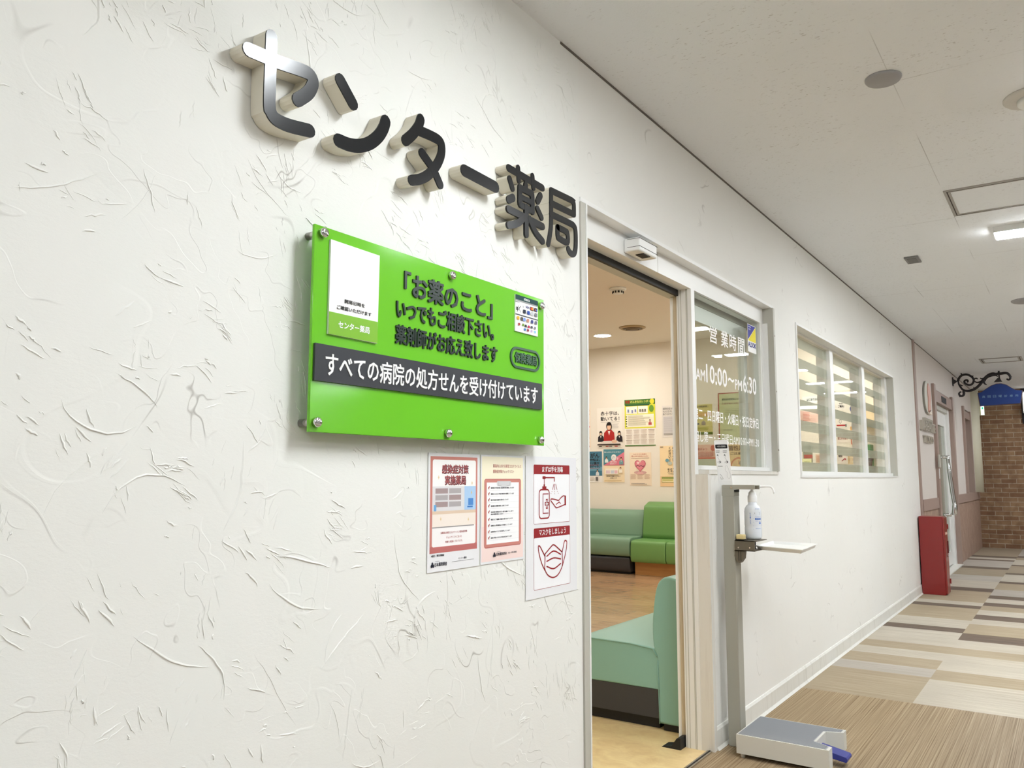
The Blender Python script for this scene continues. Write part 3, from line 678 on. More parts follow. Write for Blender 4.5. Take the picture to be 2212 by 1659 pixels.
s.text('保険薬局', 1.9000, 1.4755, 2.0150, 1.5055, BADGE, .03, .004, up=False, d0=.0001); s.build('badge', sb)

# ================================================================== three laminated notices on the plaster
def notice(label, x0, x1, z0, z1):
    t = thing('notice', label, 'poster', ((x0+x1)/2, 0, z0), 'notices under the signboard')
    b = MB(); b.box(x0, x1, -.0026, -.0020, z0, z1, PAPER); b.build('sheet', t, False)
    return t, Sheet((x0, -.0027, z0), (1, 0, 0), (0, -1, 0), .00008)
def crop(xl, yt, xr, yb, Wd, Hd):
    return lambda a, b_: ((a-xl)/(xr-xl)*Wd, (1-(b_-yt)/(yb-yt))*Hd)
zz = lambda v: 1.152+(v)*1.0269
t, s = notice('pink-framed infection control notice, leftmost of three below the green signboard', 1.5815, 1.7950, .916, 1.2125)
Wd, Hd = .2135, .2965; PK = pm(206, 134, 124); PKD = pm(176, 92, 92); DK = pm(34, 36, 52)
s.rect(.008, .046, .2045, .288, PK); s.rect(.008, .046, .2045, .062, pm(192, 112, 108)); s.rect(.0165, .061, .1975, .280, pm(250, 247, 246), .006)
s.rect(.0165, .150, .1975, .212, pm(226, 224, 226)); s.rect(.148, .150, .1975, .212, pm(176, 208, 240)); s.rect(.0165, .142, .1975, .150, pm(228, 204, 180)); s.rect(.0165, .110, .1975, .142, pm(246, 234, 224), up=False); s.rect(.0165, .108, .190, .1105, pm(150, 146, 146))
for q in range(3):
    for r_ in range(2): s.rect(.028+r_*.055, .160+q*.017, .078+r_*.055, .173+q*.017, pm(180, 174, 176) if (q+r_) % 2 else pm(170, 150, 150), up=False)
s.rect(.160, .156, .184, .1600, pm(70, 130, 200)); s.rect(.164, .162, .186, .180, pm(84, 142, 212), up=False); s.rect(.022, .150, .032, .166, pm(110, 170, 220), .002, up=False)
for u, v in ((.05, .13), (.165, .125), (.04, .235), (.18, .22), (.178, .195)): s.poly([(u, v-.006), (u+.0015, v-.0015), (u+.0035, v), (u+.0015, v+.0015), (u, v+.006), (u-.0015, v+.0015), (u-.0035, v), (u-.0015, v-.0015)], pm(232, 206, 160))
s.build('picture', t)
s2 = Sheet((1.5815, -.0033, .916), (1, 0, 0), (0, -1, 0), .00008)
for dx, mm in ((.0016, DK), (0, PKD)):
    s2.text('感染症対策', .053+dx, .245-dx*.8, .163+dx, .268-dx*.8, mm, .03 if dx else .02); s2.text('実施薬局', .065+dx, .216-dx*.8, .152+dx, .240-dx*.8, mm, .03 if dx else .02, up=False)
s2.build('headline', t); s2 = Sheet((1.5815, -.0033, .916), (1, 0, 0), (0, -1, 0), .00008)
s2.text('当薬局は新型コロナウイルス感染症対策', .050, .0920, .160, .0975, PKD, .02); s2.text('チェックリストに沿った', .073, .0800, .137, .0855, PKD, .02, up=False); s2.text('対策を実施しております。', .069, .0690, .141, .0745, PKD, .02, up=False)
s2.build('lettering', t); s2 = Sheet((1.5815, -.0033, .916), (1, 0, 0), (0, -1, 0), .00008)
s2.text('※協力：厚生労働省', .014, .0370, .065, .0425, DK, .03); s2.text('日本薬剤師会', .028, .0130, .077, .0225, DK, .03, up=False); s2.text('公益社団法人', .030, .0245, .048, .0270, DK, .0, up=False); s2.text('センター薬局', .124, .0240, .158, .0290, DK, .02, up=False); s2.rect(.097, .0195, .190, .0202, DK, up=False)
for cx, cy in ((.0160, .0150), (.0225, .0150), (.0193, .0205)): s2.poly(ell(cx, cy, .0035, .0042, 14), DK, up=False)
s2.build('lettering', t)
t, s = notice('checklist notice on pale yellow and pink ground, middle of three below the green signboard', 1.8020, 2.0130, .917, 1.2125)
Wd, Hd = .211, .2955
s.rect(.004, .20, .207, .291, pm(248, 240, 214)); s.rect(.004, .1, .207, .2, pm(250, 234, 220), up=False); s.rect(.004, .006, .207, .1, pm(246, 222, 216), up=False)
s.rect(.016, .042, .196, .230, PKD, .008); s.rect(.0175, .044, .1945, .2285, PK, .007); s.rect(.027, .052, .185, .220, pm(252, 252, 253))
s.rect(.075, .210, .145, .2235, pm(214, 214, 216), .004); s.stroke([(.080, .2235), (.083, .2110), (.100, .2090), (.120, .2090), (.137, .2110), (.141, .2235)], .001, pm(150, 150, 152)); s.build('picture', t)
s2 = Sheet((1.8020, -.0033, .917), (1, 0, 0), (0, -1, 0), .00008)
s2.text('薬局内における新型コロナウイルス', .056, .2610, .196, .2705, PKD, .01); s2.text('感染症対策チェックリスト', .056, .2460, .160, .2550, PKD, .01, up=False)
rd = random.Random(2)
TL = ['薬剤師の手指消毒と健康管理を確認しています', '薬局の入口に手指消毒液を設置しています', '窓口や待合室の定期的な消毒を行っています', '患者様同士の間隔を確保して応対しています', '待合室の換気を行い密を避けています', '電話などで服薬の相談を受け付けています', '投薬口に飛沫防止の対策をしています', '従業員はマスクを着用しています', '感染が疑われる方の対応を決めています']
for q, st in enumerate(TL):
    v = .2045-q*.0165-(.004 if q > 4 else 0); s2.text(st, .046, v-.0018, .046+.115*rd.uniform(.72, 1.), v+.0024, DK, .03); s2.stroke([(.0335, v+.001), (.0362, v-.0025), (.0405, v+.0055)], .0012, PKD, up=False); s2.stroke(rrect(.033, v-.003, .0395, v+.0035, .001, 2), .0004, PK, up=False); s2.rect(.030, v-.0066, .183, v-.0063, pm(200, 202, 208), up=False)
    if q == 4: s2.text('換気の時間を掲示しています', .046, v-.0078, .105, v-.0038, DK, .03, up=False)
s2.text('日本薬剤師会', .072, .0190, .122, .0270, DK, .03); s2.text('協力：厚生労働省', .130, .0205, .172, .0255, DK, .02, up=False); s2.text('公益社団法人', .073, .0285, .093, .0305, DK, .0, up=False)
for cx, cy in ((.0600, .0200), (.0660, .0200), (.0630, .0252)): s2.poly(ell(cx, cy, .0034, .0040, 14), DK, up=False)
s2.build('lettering', t)
t, s = notice('tall white notice with red pictures of hand disinfecting and a mask, beside the door frame', 2.0240, 2.3210, .796, 1.2135)
Q = crop(1020, 195, 1510, 1520, .297, .4175)   # crop of the photographed sheet
DR = pm(150, 30, 36)
def K(pts, du=0, dv=0): return [(u+du, v+dv) for u, v in (Q(*p) for p in pts)]
u0, u1 = .043, .254
s.rect(u0, .216, u1, .393, DR, .004); s.rect(u0+.0012, .2172, u1-.0012, .3645, pm(245, 245, 248), .003); s.build('picture_frame', t); s = Sheet((2.0240, -.0027, .796), (1, 0, 0), (0, -1, 0), .00008); s.rect(u0, .024, u1, .204, DR, .004); s.rect(u0+.0012, .0252, u1-.0012, .1755, pm(245, 245, 248), .003)
s.build('picture_frame', t)
s2 = Sheet((2.0240, -.0031, .796), (1, 0, 0), (0, -1, 0), .00008)
s2.text('まずは手を消毒', .090, .3705, .212, .3880, WHITE, .02); s2.build('headline', t); s2 = Sheet((2.0240, -.0031, .796), (1, 0, 0), (0, -1, 0), .00008); s2.text('マスクをしましょう', .072, .1815, .228, .1995, WHITE, .02); s2.build('headline', t)
s3 = Sheet((2.0240, -.0033, .796), (1, 0, 0), (0, -1, 0), .00008)
wd = .0042
s3.stroke(rrect(.072, .232, .130, .318, .012, 5)+[(.130, .306)], wd, DR); s3.rect(.090, .318, .113, .328, DR); s3.rect(.097, .328, .105, .334, DR, up=False); s3.stroke([(.101, .334), (.101, .352)], .003, DR, up=False)
s3.rect(.091, .350, .109, .3585, DR, .002, up=False); s3.stroke([(.109, .3545), (.160, .3545), (.160, .3435)], wd, DR, up=False)
s3.stroke([(.124, .305), (.094, .305), (.094, .247), (.124, .247)], .0030, DR, up=False); s3.rect(.1105, .260, .1205, .290, DR, up=False); s3.rect(.104, .270, .127, .280, DR, up=False); s3.rect(.1135, .264, .1175, .286, pm(245, 245, 248)); s3.rect(.108, .2730, .123, .2770, pm(245, 245, 248), up=False)
for a, c in (((.156, .334), (.150, .318)), ((.162, .334), (.162, .317)), ((.168, .334), (.175, .318))): s3.stroke([a, c], .0025, DR, up=False)
for u, v in ((.145, .312), (.140, .306), (.162, .311), (.162, .305), (.178, .312), (.183, .306)): s3.poly(ell(u, v, .0013, .0013, 8), DR, up=False)
s3.stroke(smooth([(.228, .296), (.212, .297), (.195, .290), (.184, .284), (.165, .287), (.141, .289), (.140, .283), (.153, .274), (.166, .264), (.178, .262), (.228, .271)]), .0035, DR, up=False); s3.rect(.221, .268, .230, .298, DR); s3.stroke([(.170, .272), (.188, .279), (.196, .274)], .003, DR, up=False)
s3.build('picture', t); s3 = Sheet((2.0240, -.0033, .796), (1, 0, 0), (0, -1, 0), .00008)
s3.stroke(smooth([(.105, .126), (.145, .148), (.155, .149), (.165, .146), (.205, .124)], 3), wd, DR, up=False)
s3.stroke(smooth([(.105, .126), (.104, .100), (.103, .082), (.120, .062), (.150, .052), (.180, .058), (.205, .082), (.206, .105), (.205, .124)], 4), wd, DR, up=False)
s3.stroke(smooth([(.105, .118), (.090, .135), (.078, .148), (.070, .152), (.067, .146), (.074, .122), (.088, .096), (.103, .078)], 4), wd, DR, up=False)
s3.stroke(smooth([(.206, .126), (.216, .150), (.222, .158), (.232, .156), (.233, .146), (.226, .120), (.206, .082)], 4), wd, DR, up=False)
for pts in ([(.114, .118), (.154, .131), (.196, .118)], [(.114, .103), (.154, .110), (.196, .104)], [(.114, .088), (.154, .078), (.196, .090)]): s3.stroke(smooth(pts, 4), wd, DR, up=False)
s3.build('picture', t)

# ================================================================== door sensor
t = thing('door_sensor', 'small white motion sensor box above the open door', 'sensor', (2.88, 0, 2.0))
b = MB(); b.box(2.785, 2.945, -.022, .046, 2.012, 2.066, ALU, bev=.006); b.build('housing', t)
b = MB(); b.box(2.784, 2.946, -.0232, .03, 2.0595, 2.061, GAP); b.box(2.784, 2.946, -.0232, .03, 2.028, 2.0295, GAP); b.build('seam', t)
b = MB(); b.box(2.835, 2.895, -.015, .02, 2.009, 2.0122, BLACK); b.build('lens', t)
# security sticker on the side light
t = thing('window_sticker', 'blue and yellow security sticker in the upper corner of the side light', 'sticker', (4.34, .05, 1.82))
s = Sheet((0, .0592, 0), (1, 0, 0), (0, -1, 0), .0003)
s.rect(4.272, 1.8195, 4.409, 1.970, WHITE); s.poly([(4.276, 1.884), (4.276, 1.967), (4.405, 1.967)], pm(46, 46, 150)); s.poly([(4.276, 1.880), (4.405, 1.880), (4.405, 1.965)], pm(240, 222, 40), up=False)
s.text('ALSOK', 4.278, 1.848, 4.405, 1.874, pm(30, 36, 130), .04); s.text('Security', 4.285, 1.952, 4.325, 1.961, WHITE, .02); s.text('for You', 4.290, 1.940, 4.318, 1.948, WHITE, .02, up=False)
s.build('print', t)

# ================================================================== hand sanitizer stand
st = thing('sanitizer_stand', 'grey pedal-operated hand sanitizer stand by the wall', 'sanitizer stand', (3.6, -.25, 0))
PX0, PX1, PY0, PY1, PZ = 3.450, 3.765, -.478, -.108, .093
b = MB()
out = [(PX0, PY1), (PX1, PY1), (PX1, PY0+.005), (PX1-.045, PY0+.005), (PX1-.075, PY0+.07), (PX0+.085, PY0+.07), (PX0+.050, PY0), (PX0, PY0)]
b.prism(out, lambda u, v, d: (u, v, d), .018, PZ, GREYL)
b.build('base', st)
for x, y in ((PX0+.02, PY1-.02), (PX1-.03, PY1-.02), (PX0+.02, PY0+.05), (PX1-.03, PY0+.05)):
    f = MB(); f.lathe([(.009, 0), (.010, .0185)], (x, y, 0), GREYL, 14); f.build('foot', st)
b = MB(); ins = [(PX0+.008, PY1-.006), (PX1-.008, PY1-.006), (PX1-.008, PY0+.016), (PX1-.040, PY0+.016), (PX1-.070, PY0+.080), (PX0+.082, PY0+.080), (PX0+.046, PY0+.012), (PX0+.008, PY0+.012)]
MATG = mat('grey_ribbed_rubber', (160, 163, 168), .6)
b.prism(ins, lambda u, v, d: (u, v, d), PZ, PZ+.0015, MATG)
k = 0; x = PX0+.012
while x < PX1-.012:
    y1 = PY1-.008; y0 = PY0+.016
    if PX0+.046 < x < PX0+.082: y0 = PY0+.014+(x-PX0-.046)/.036*.068
    elif PX0+.082 <= x <= PX1-.070: y0 = PY0+.082
    elif PX1-.070 < x < PX1-.040: y0 = PY0+.082-(x-PX1+.070)/.030*.064
    b.box(x, x+.0022, y0, y1, PZ+.0015, PZ+.0029, MATG); x += .0052
b.build('tread_mat', st, False)
b = MB(); pts = [(-.515, .040), (-.515, .030), (-.47, .022), (-.395, .044), (-.395, .062), (-.50, .046)]
b.prism([(-.52, .030), (-.515, .024), (-.40, .040), (-.40, .066), (-.515, .044), (-.52, .038)], lambda u, v, d: (d, u, v), 3.560, 3.635, BLUEP); b.build('pedal', st)
# column
b = MB(); b.box(3.575, 3.645, -.085, -.030, 0, 1.070, GREYM, bev=.004); b.box(3.575, 3.5785, -.085, -.030, 1.069, 1.116, GREYM); b.box(3.579, 3.645, -.085, -.0815, 1.069, 1.0868, GREYM); b.build('pole', st)
b = MB(); b.box(3.580, 3.642, -.0872, -.0816, 1.087, 1.098, BLACK); b.build('slot', st)
b = MB(); b.box(3.574, 3.579, -.178, -.034, 1.099, 1.118, GREYM, bev=.001); b.box(3.579, 3.641, -.178, -.034, 1.115, 1.118, GREYM); b.box(3.641, 3.646, -.178, -.034, 1.099, 1.118, GREYM, bev=.001); b.build('lever_arm', st)
b = MB(); b.lathe([(.005, -.002), (.005, .002)], (3.574, -.074, 1.107), STEEL, 14, 'x'); b.build('screw', st)
# instruction card standing behind the column, leaning back
s = Sheet((3.588, .012, 1.074), (0, -1, 0), (-1, 0, 0), .0002, Vector((0, .022, .238)).normalized())
CW = .076
s.slab(rrect(.0285, 0, .0925, .246, .007), -.003, .0, WHITE)
s.b = s.b; s.k = 0
U0 = .0225
s.rect(U0+.009, .062, U0+.067, .238, pm(252, 252, 253), .004)
s.rect(U0+.010, .208, U0+.066, .226, pm(20, 22, 30), .004); s.text('ペダル式消毒台', U0+.018, .213, U0+.058, .221, WHITE, .01)
for du in (0, .033):
    s.lines(U0+.010+du, U0+.030+du, (.197, .191), .0025, pm(120, 120, 124), .3, 3)
    for pts in ([(.013, .176), (.016, .182), (.020, .176), (.018, .170)], [(.016, .168), (.022, .156), (.028, .152)], [(.012, .146), (.022, .152), (.030, .147), (.022, .141), (.012, .146)]):
        s.stroke([(U0+du+a, v) for a, v in pts], .0007, pm(90, 90, 94), up=False)
s.lines(U0+.012, U0+.034, (.128,), .0025, pm(120, 120, 124)); s.stroke([(U0+.018, .092), (U0+.024, .086), (U0+.030, .072), (U0+.022, .070), (U0+.018, .080)], .001, pm(110, 110, 114), up=False)
s.stroke(smooth([(U0+.048, .130), (U0+.044, .112), (U0+.052, .098), (U0+.050, .082), (U0+.058, .072), (U0+.066, .086), (U0+.062, .104), (U0+.056, .128), (U0+.048, .130)], 3), .0007, pm(170, 170, 174), up=False)
s.build('instruction_card', st)
# bracket, lower clamp and tray
b = MB(); b.box(3.558, 3.562, -.176, -.088, .833, .879, TAUPE); b.box(3.558, 3.700, -.186, -.088, .8755, .879, TAUPE); b.box(3.558, 3.69, -.176, -.086, .833, .8365, TAUPE); b.box(3.652, 3.656, -.15, -.086, .8365, .8755, BLACK)
b.build('bracket', st, False)
for y, z in ((-.104, .847), (-.154, .848)):
    b = MB(); b.lathe([(.0035, -.0015), (.0045, 0)], (3.558, y, z), STEEL, 12, 'x'); b.build('screw', st)
b = MB(); b.prism([(-.126, .833), (-.086, .833), (-.083, .81), (-.097, .782), (-.108, .781), (-.122, .80)], lambda u, v, d: (d, u, v), 3.565, 3.600, TAUPE)
for y in (-.103, -.112): b.box(3.5635, 3.565, y-.001, y+.001, .79, .832, BLACK)
b.build('clamp', st)
b = MB(); TZ = .852
o = [(3.650, -.150), (3.960, -.135), (3.905, -.352), (3.550, -.380)]
o = [(3.648, -.148), (3.962, -.132), (3.906, -.352), (3.548, -.380)]
cx, cy = sum(p[0] for p in o)/4, sum(p[1] for p in o)/4
def shr(q, d): return [(cx+(p[0]-cx)*q, cy+(p[1]-cy)*q, d) for p in o]
TRAY = mat('white_tray_plastic', (244, 244, 242), .4)
vs = b.grid([shr(.90, TZ-.018), shr(.945, TZ-.004), shr(1., TZ-.003), shr(1., TZ), shr(.95, TZ), shr(.90, TZ-.012), shr(.02, TZ-.013)], TRAY, True, True, False); b.build('drip_tray', st)
# bottle
bt = thing('sanitizer_bottle', 'translucent bottle of hand sanitizer with white pump, on the stand bracket', 'bottle', (3.655, -.139, .8791))
BC = (3.655, -.1405, .8792)
BOT = mat('translucent_white_plastic', (226, 230, 236), .2, spec=.5)
b = MB(); b.lathe([(.027, 0), (.0335, .004), (.0365, .012), (.0365, .050), (.0352, .056), (.0365, .062), (.0365, .120), (.0345, .134), (.028, .146), (.020, .153), (.0185, .166)], BC, BOT, 40); b.build('bottle_body', bt)
b = MB(); b.lathe([(.020, .163), (.0205, .164), (.0205, .188), (.018, .194), (.0165, .196), (.0165, .204), (.010, .212), (.006, .216), (.006, .236)], BC, WHITE, 32); b.build('pump_collar', bt)
b = MB(); b.box(3.642, 3.668, -.168, -.118, 1.101, 1.1145, WHITE, bev=.003); b.tube(smooth([(3.655, -.16, 1.110), (3.657, -.195, 1.1115), (3.659, -.222, 1.111), (3.660, -.232, 1.100), (3.661, -.237, 1.082)], 3), [.0055]*4+[.0045]*9, WHITE, 10); b.build('pump_head', bt)
# printed label wrapped on the bottle
lb = MB(); CB = pm(30, 100, 190); CBL = pm(60, 110, 190)
def arc(a0, a1, z0, z1, m_, r=.0369, n=8):
    P = [(BC[0]+r*math.cos(R(a0+(a1-a0)*k/n)), BC[1]+r*math.sin(R(a0+(a1-a0)*k/n))) for k in range(n+1)]
    for p, q in zip(P, P[1:]): lb.face([(*p, BC[2]+z0), (*q, BC[2]+z0), (*q, BC[2]+z1), (*p, BC[2]+z1)], m_)
def ctext(st_, a0, a1, z0, z1, m_, bold=.02, r=.0371):
    me = text_bm(st_, 0.); xs = [v.co.x for v in me.vertices]; ys = [v.co.y for v in me.vertices]; i = lb.mi(m_)
    vs = []
    for v in me.vertices:
        a = R(a0+(a1-a0)*(v.co.x-min(xs))/(max(xs)-min(xs))); vs.append(lb.bm.verts.new((BC[0]+r*math.cos(a), BC[1]+r*math.sin(a), BC[2]+z0+(z1-z0)*(v.co.y-min(ys))/(max(ys)-min(ys)))))
    for p in me.polygons:
        try: lb.bm.faces.new([vs[q] for q in p.vertices]).material_index = i
        except ValueError: pass
# the camera sees the bottle from azimuth ~ 198 degrees; the label is turned towards the aisle
arc(212, 262, .0865, .0945, CB); ctext('薬用手指消毒用', 217, 257, .0882, .0928, WHITE, .02, .0373)
ctext('ベルコムローション', 213, 261, .0975, .1025, CBL); ctext('手指の消毒', 216, 232, .079, .0825, CBL); arc(242, 259, .069, .0745, CBL); ctext('医薬部外品', 240, 258, .0765, .080, CBL); ctext('●健栄製薬株式会社', 216, 262, .047, .0500, CBL); ctext('500', 208, 213, .112, .118, pm(30, 30, 36)); ctext('消毒', 244, 249, .108, .121, pm(30, 30, 36)); ctext('手指消毒', 214, 252, .1325, .1365, CBL, .02, .0358)
for q in range(5): arc(200, 202, .045+q*.0155, .0465+q*.0155, CBL)
def vct(st_, a, z1, h):
    for k, ch in enumerate(st_): ctext(ch, a, a+6, z1-(k+1)*h, z1-k*h-.001, CBL)
vct('Belcom', 178, .118, .0085)
lb.build('label', bt)
t = thing('cork_block', 'small yellow-beige block beside the sanitizer bottle', 'block', (3.6, -.10, .8791))
b = MB(); b.box(3.570, 3.60, -.125, -.090, .8815, .902, mat('yellow_beige_block', (226, 206, 150), .6), bev=.003); b.build('block', t)
b = MB(); b.box(3.568, 3.602, -.127, -.088, .8792, .8815, BLACK); b.build('pad', t)

# ================================================================== red cabinet at the end of the pharmacy front
t = thing('fire_hose_cabinet', 'red steel cabinet standing on the corridor floor by the wall', 'red cabinet', (9.3, -.11, 0))
b = MB(); b.box(9.20, 9.42, -.222, -.012, .0, .765, RED, bev=.003); b.build('body', t)
b = MB(); b.box(9.205, 9.415, -.240, -.2225, .012, .756, mat('red_cabinet_door', (140, 34, 30), .3, coat=.3), bev=.002); dr = b.build('door', t)
for z in (.66, .12): bx('hinge', RED, 9.408, 9.420, -.250, -.2405, z-.025, z+.025, parent=dr)
b = MB(); b.box(9.36, 9.40, -.247, -.2405, .40, .52, mat('dark_red_recess', (96, 14, 14), .5)); b.build('handle', dr)
b = MB(); b.lathe([(.008, -.2405), (.008, -.250)], (9.30, 0, .375), CHROME, 12, 'y'); b.build('latch', dr)
b = MB(); b.box(9.25, 9.38, -.2409, -.2403, .585, .61, pm(226, 190, 170)); b.build('name_plate', dr)

# ================================================================== neighbouring shop's signs
t = thing('logo_plate', 'oval shop emblem with a pink face in profile, on the pinkish wall', 'shop emblem', (10.25, 0, 1.87))
b = MB(); b.prism(ell(10.26, 2.055, .235, .185, 40), lambda u, v, d: (u, d, v), -.002, -.022, mat('pale_emblem_plate', (206, 204, 192), .5), mat('emblem_edge', (150, 148, 138), .4)); b.build('plate', t)
b = MB(); b.prism(smooth([(10.30, 2.215), (10.40, 2.19), (10.45, 2.11), (10.44, 2.04), (10.40, 1.99), (10.41, 1.94), (10.38, 1.90), (10.25, 1.885), (10.24, 1.95), (10.26, 2.03), (10.24, 2.12), (10.26, 2.18)], 3), lambda u, v, d: (u, d, v), -.022, -.030, mat('pink_emblem', (214, 160, 142), .5)); b.build('face_profile', t)
b = MB(); b.box(10.30, 10.50, -.03, -.002, 1.868, 1.91, mat('cream_tab', (236, 222, 208), .5)); b.build('tab', t)
def shop_word(label, word, x0, x1, z0, z1, bold):
    s = Sheet((0, -.001, 0), (1, 0, 0), (0, -1, 0), .0002); s.text(word, x0, z0, x1, z1, mat('pale_metal_letter', (196, 190, 178), .35, metal=.35), bold, .03, up=False, d0=.0); o = s.build('shop_lettering'); tag(o, label, 'sign lettering', 'raised shop lettering')
shop_word('small raised word just under the oval emblem', 'HAIR&MAKE', 9.92, 10.50, 1.770, 1.805, .02)
shop_word('tall row of silver raised letters beside the mauve door frame', 'LABEAUTE', 9.70, 10.70, 1.665, 1.765, .02)
shop_word('short silver raised word, lowest below the oval emblem', 'TOKYO', 9.87, 10.48, 1.535, 1.610, .03)
t = thing('intercom', 'slim silver panel on the mauve frame of the shop door', 'intercom', (10.78, -.03, 1.1))
b = MB(); b.box(10.73, 10.83, -.05, -.031, 1.27, 1.42, GREYA, bev=.003); b.build('housing', t)
b = MB(); b.box(10.765, 10.80, -.036, -.031, 1.14, 1.255, WHITE); b.build('notice_strip', t)
# wrought iron bracket in the plane x = 12.95
BXP = 12.95
BPY = [0.0840125838, -0.000455719664, 2.68135309e-05, 9.61531471e-10, 9.41645603e-09]
BPZ = [2.79159248, -3.55681616e-05, -0.000514080929, 1.09984726e-08, 5.6268913e-10]
t = thing('sign_bracket', 'black wrought iron scroll bracket on the corridor wall', 'sign bracket', (BXP, 0, 2.487))
def bp(px, py):
    # flat drawing of the scrollwork -> metres across the corridor (u) and height
    return (BPY[0]+BPY[1]*px+BPY[2]*py+BPY[3]*px*py+BPY[4]*px*px, BPZ[0]+BPZ[1]*px+BPZ[2]*py+BPZ[3]*px*py+BPZ[4]*px*px)
def ironwork(lst, name='scroll'):
    b = MB()
    for pts, r in lst:
        P = smooth([bp(*p) for p in pts], 4); n = len(P)
        r = r*1.3 if not isinstance(r, tuple) else (r[0]*1.3, r[1]*1.3)
        rr = [r*(.55+.6*math.sin(math.pi*min(1., (k+.5)/n))) for k in range(n)] if not isinstance(r, tuple) else [r[0]+(r[1]-r[0])*k/(n-1) for k in range(n)]
        b.tube([(BXP, u, v) for u, v in P], rr, IRON, 8, 1.)
    return b.build(name, t)
b = MB(); b.box(BXP-.03, BXP+.03, -.014, 0, 2.43, 2.553, IRON, bev=.003); b.prism([(2.455, -.014), (2.53, -.014), (2.497, -.058), (2.488, -.058)], lambda u, v, d: (d, v, u), BXP-.012, BXP+.012, IRON); b.build('wall_plate', t)
ironwork([([(370, 570), (400, 480), (470, 400), (600, 370), (720, 410), (800, 490), (800, 580), (740, 650), (650, 655), (570, 610), (550, 560), (590, 525), (640, 530), (645, 565), (620, 570)], (.0125, .009)),
          ([(385, 560), (400, 640), (450, 720), (510, 790), (600, 820), (720, 815), (850, 760), (960, 670), (1040, 570), (1130, 460), (1230, 380), (1330, 350), (1420, 360), (1480, 350), (1560, 345), (1660, 330), (1740, 340), (1800, 400), (1820, 460), (1790, 510), (1740, 510), (1725, 480)], .0135),
          ([(530, 830), (540, 900), (510, 955), (440, 960), (405, 905), (430, 860), (470, 855)], (.014, .008)),
          ([(810, 530), (850, 480), (900, 480), (905, 505)], .006), ([(820, 540), (880, 585), (960, 580), (1050, 530), (1080, 480), (1020, 490), (990, 465)], .0075),
          ([(1080, 560), (1110, 620), (1170, 655)], (.013, .004)), ([(1130, 560), (1140, 510), (1200, 450), (1300, 410), (1420, 400), (1470, 430)], .006), ([(450, 320), (470, 360), (470, 400)], .006), ([(760, 430), (800, 405)], .006), ([(1820, 430), (1860, 425)], .005), ([(440, 640), (480, 680), (515, 675)], .005), ([(800, 725), (830, 750)], .005), ([(425, 960), (430, 995)], .006)])
b = MB(); b.tube([(BXP, bp(1480, 0)[0], bp(0, 235)[1]), (BXP, bp(1480, 0)[0], bp(0, 565)[1])], [.012, .019, .012] if 0 else [.012, .010], IRON, 10); b.tube([(BXP, bp(1490, 0)[0], bp(0, 560)[1]), (BXP, bp(1520, 0)[0], bp(0, 626)[1])], .006, IRON, 8); b.prism([bp(1460, 470), bp(1510, 470), bp(1600, 570), bp(1360, 585)], lambda u, v, d: (d, u, v), BXP-.006, BXP+.006, IRON); b.build('hanger', t)
t = thing('hanging_sign', 'blue shaped signboard with pale writing hanging from the iron bracket', 'sign', (BXP, -.57, 2.148))
o = [bp(*p) for p in [(935, 890), (1050, 850), (1150, 780), (1290, 690), (1430, 640), (1560, 630), (1700, 660), (1850, 750), (1960, 800), (2140, 815), (2090, 1160), (1000, 1235)]]
oo = [(u*1.0+(u+.57)*.035, 2.27+(v-2.27)*1.05) for u, v in o]
b = MB(); b.prism(oo, lambda u, v, d: (d, u, v), BXP-.010, BXP+.010, mat('brown_sign_edge', (84, 60, 70), .5)); b.build('edge_frame', t)
b = MB(); b.prism(o, lambda u, v, d: (d, u, v), BXP-.010, BXP-.014, mat('royal_blue_sign', (8, 50, 122), .4)); b.build('board', t)
for ch, px in zip('真間日曜診療所', (1085, 1235, 1385, 1540, 1695, 1845, 2000)):
    s = Sheet((BXP-.0142, 0, 0), (0, -1, 0), (-1, 0, 0), .0004); u, v = bp(px, 985-(px-1085)*.035); s.text(ch, -u-.018, v-.016, -u+.018, v+.016, mat('pale_blue_sign_print', (124, 160, 196), .5), .0, up=False); s.build('character', t)
t = thing('exit_sign', 'lit white and green exit sign box on the brick wall below the blue sign', 'exit sign', (XB-.1, -.14, 2.18))
b = MB(); b.box(XB-.16, XB, -.165, -.065, 2.18, 2.44, mat('cream_exit_housing', (214, 204, 176), .5), bev=.004); b.build('housing', t)
b = MB(); b.box(XB-.17, XB-.161, -.166, -.118, 2.185, 2.36, mat('lit_exit_panel', (250, 255, 250), .4, emit=(235, 255, 245), es=1.1)); b.build('panel', t)
b = MB(); b.prism(ell(-.143, 2.30, .012, .020, 16), lambda u, v, d: (d, u, v), XB-.1705, XB-.173, mat('green_exit_figure', (40, 200, 150), .5, emit=(40, 210, 150), es=.7)); b.build('pictogram', t)
t = thing('wall_lightbox', 'lit white sign box in the dark opening above the brick wall', 'sign', (XB-.06, -.76, 2.2))
b = MB(); b.box(XB-.12, XB-.031, -1.3, -.71, 2.20, 2.55, LAMPB, bev=.004); b.build('housing', t)
b = MB(); b.box(XB-.126, XB-.121, -1.28, -.725, 2.22, 2.53, mat('lit_white_panel', (250, 250, 250), .4, emit=(255, 255, 250), es=1.2)); b.build('panel', t)

